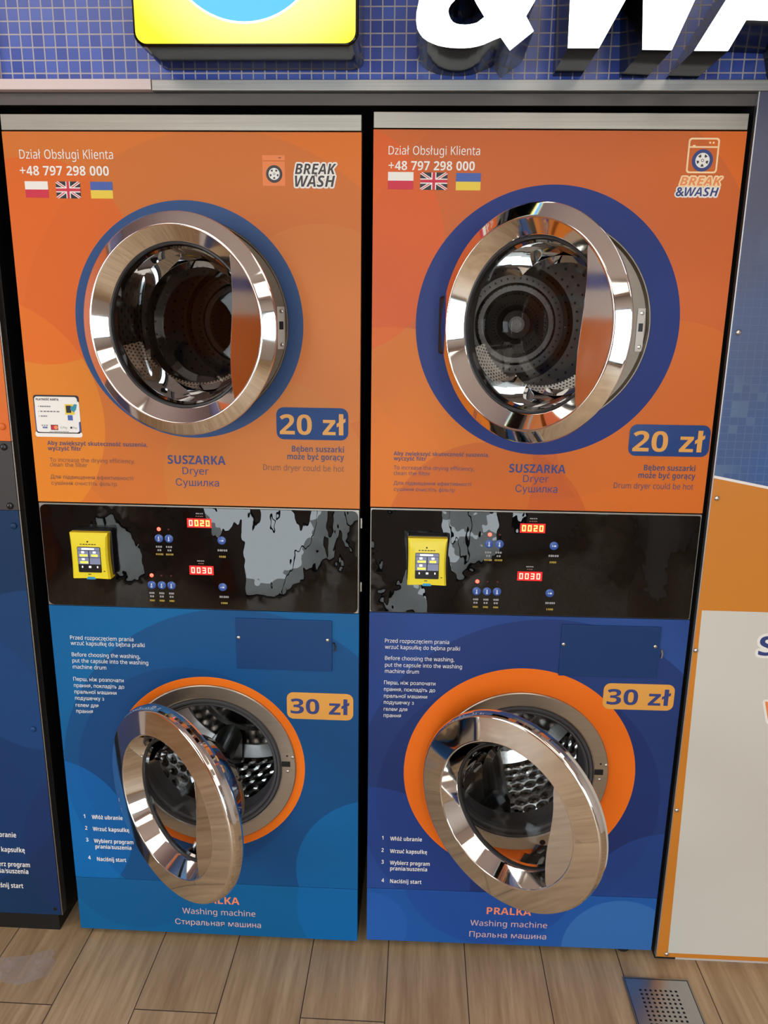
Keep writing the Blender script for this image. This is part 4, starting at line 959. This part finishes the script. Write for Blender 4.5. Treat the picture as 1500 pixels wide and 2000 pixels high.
def letter(polys, nm, y):
    cx = polys[0][0][0]; t = empty('sign_letter', (cx, 0, 1.955), 0, nm, 'sign letter', 'lit white letters of the wall sign')
    pp = [[(x-cx, z-1.955) for x, z in p] for p in polys]
    m = MB(); outline(m, pp, -y+0.004, 0.003, 0, 0); m.build('case', M['sign_black'], t, recalc=False)
    def shrink(p, hole, d=0.003):
        out = []; n = len(p); ar = sum(p[i][0]*p[(i+1) % n][1]-p[(i+1) % n][0]*p[i][1] for i in range(n))
        for i in range(n):
            a = Vector(p[i])-Vector(p[i-1]); b = Vector(p[(i+1) % n])-Vector(p[i])
            na = Vector((-a.y, a.x)).normalized(); nb = Vector((-b.y, b.x)).normalized(); nn = na+nb
            nn = nn.normalized() if nn.length > 1e-6 else na
            sg = (1 if ar > 0 else -1)*(-1 if hole else 1); k = d/max(0.5, nn.dot(na))
            out.append((p[i][0]+nn.x*k*sg, p[i][1]+nn.y*k*sg))
        return out
    f = MB(); outline(f, [shrink(p, i > 0, 0.0005) for i, p in enumerate(pp)], -y, -y+0.004, 0, 0); f.build('face', F_W, t, recalc=False)
letter([AMP, HOLE, HOLE2], 'lit white ampersand on the mosaic wall, first of the white sign characters', 0.15)
letter([WW], 'lit white slanted W between the ampersand and the letter A', 0.15)
letter([AA, HA], 'lit white slanted A cut off at the top right corner', 0.15)

# ------------------------------------------------------------------ floor drain, spill
dn = empty('floor_drain', (1.415, -0.16, 0.0), 0, 'square perforated steel drain set in the floor before the white board', 'drain')
MB().box(-0.072, 0.072, -0.10, 0.104, 0.0004, 0.0012).build('tray', M['void'], dn)
f = MB(); x0, x1, y0, y1 = -0.0755, 0.0790, -0.112, 0.108
f.box(x0, x1, y1-0.003, y1, 0.0002, 0.0045); f.box(x0, x1, y0, y0+0.003, 0.0002, 0.0045); f.box(x0, x0+0.003, y0+0.003, y1-0.003, 0.0002, 0.0045); f.box(x1-0.003, x1, y0+0.003, y1-0.003, 0.0002, 0.0045)
f.build('drain_frame', M['steel_strip'], dn)
g = MB(); hx = [-0.0425+0.0117*k for k in range(8)]; hy = [0.0730-0.0113*k for k in range(14)]; s_ = 0.0027
xs = sorted([x0+0.0045, x1-0.0045]+[v+d for v in hx for d in (-s_, s_)]); ys = sorted([y0+0.0045, y1-0.0045]+[v+d for v in hy for d in (-s_, s_)])
for i in range(len(xs)-1):
    for j in range(len(ys)-1):
        if i % 2 == 1 and j % 2 == 1: continue
        g.box(xs[i], xs[i+1], ys[j], ys[j+1], 0.0014, 0.0036)
g.build('grate', brushed('satin_drain_steel', (0.50, 0.49, 0.48, 1), 0.34, amt=0.1), dn)
sp = [(-0.1663, -0.0821), (-0.1400, -0.0800), (-0.1271, -0.0766), (-0.1100, -0.0750), (-0.0952, -0.0716), (-0.0820, -0.0640), (-0.0701, -0.0575), (-0.0600, -0.0535), (-0.0473, -0.0514), (-0.0397, -0.062), (-0.0400, -0.0760), (-0.0310, -0.0800), (-0.0280, -0.0900), (-0.0236, -0.1039), (-0.0205, -0.126), (-0.0300, -0.1320), (-0.0433, -0.1375), (-0.0560, -0.1460), (-0.0773, -0.1553), (-0.0900, -0.1580), (-0.1000, -0.1530), (-0.1092, -0.1560), (-0.1308, -0.1471), (-0.1500, -0.1300), (-0.1700, -0.1100)]
def spill_mat():
    t = NT('dried_milky_spill'); n = t.noise(t.coord(), 18.0, 3.0)
    p = t.bsdf(rgb(205, 190, 184), 0.35)
    tr = t.n('ShaderNodeBsdfTransparent'); mx = t.n('ShaderNodeMixShader'); t.put(mx.inputs[0], t.ramp(n, 0.15, 1.05))
    t.t.links.new(tr.outputs[0], mx.inputs[1]); t.t.links.new(p.outputs[0], mx.inputs[2]); t.t.links.new(mx.outputs[0], t.out.inputs[0]); return t.mat
q = MB(); b0 = len(q.v); q.v += [(x, y, 0.0006) for x, y in sp]; q.face(list(range(len(sp))))
tag(q.build('floor_stain', spill_mat(), recalc=False), 'whitish dried spill on the wood look floor before the left machines', 'stain', kind='stuff')
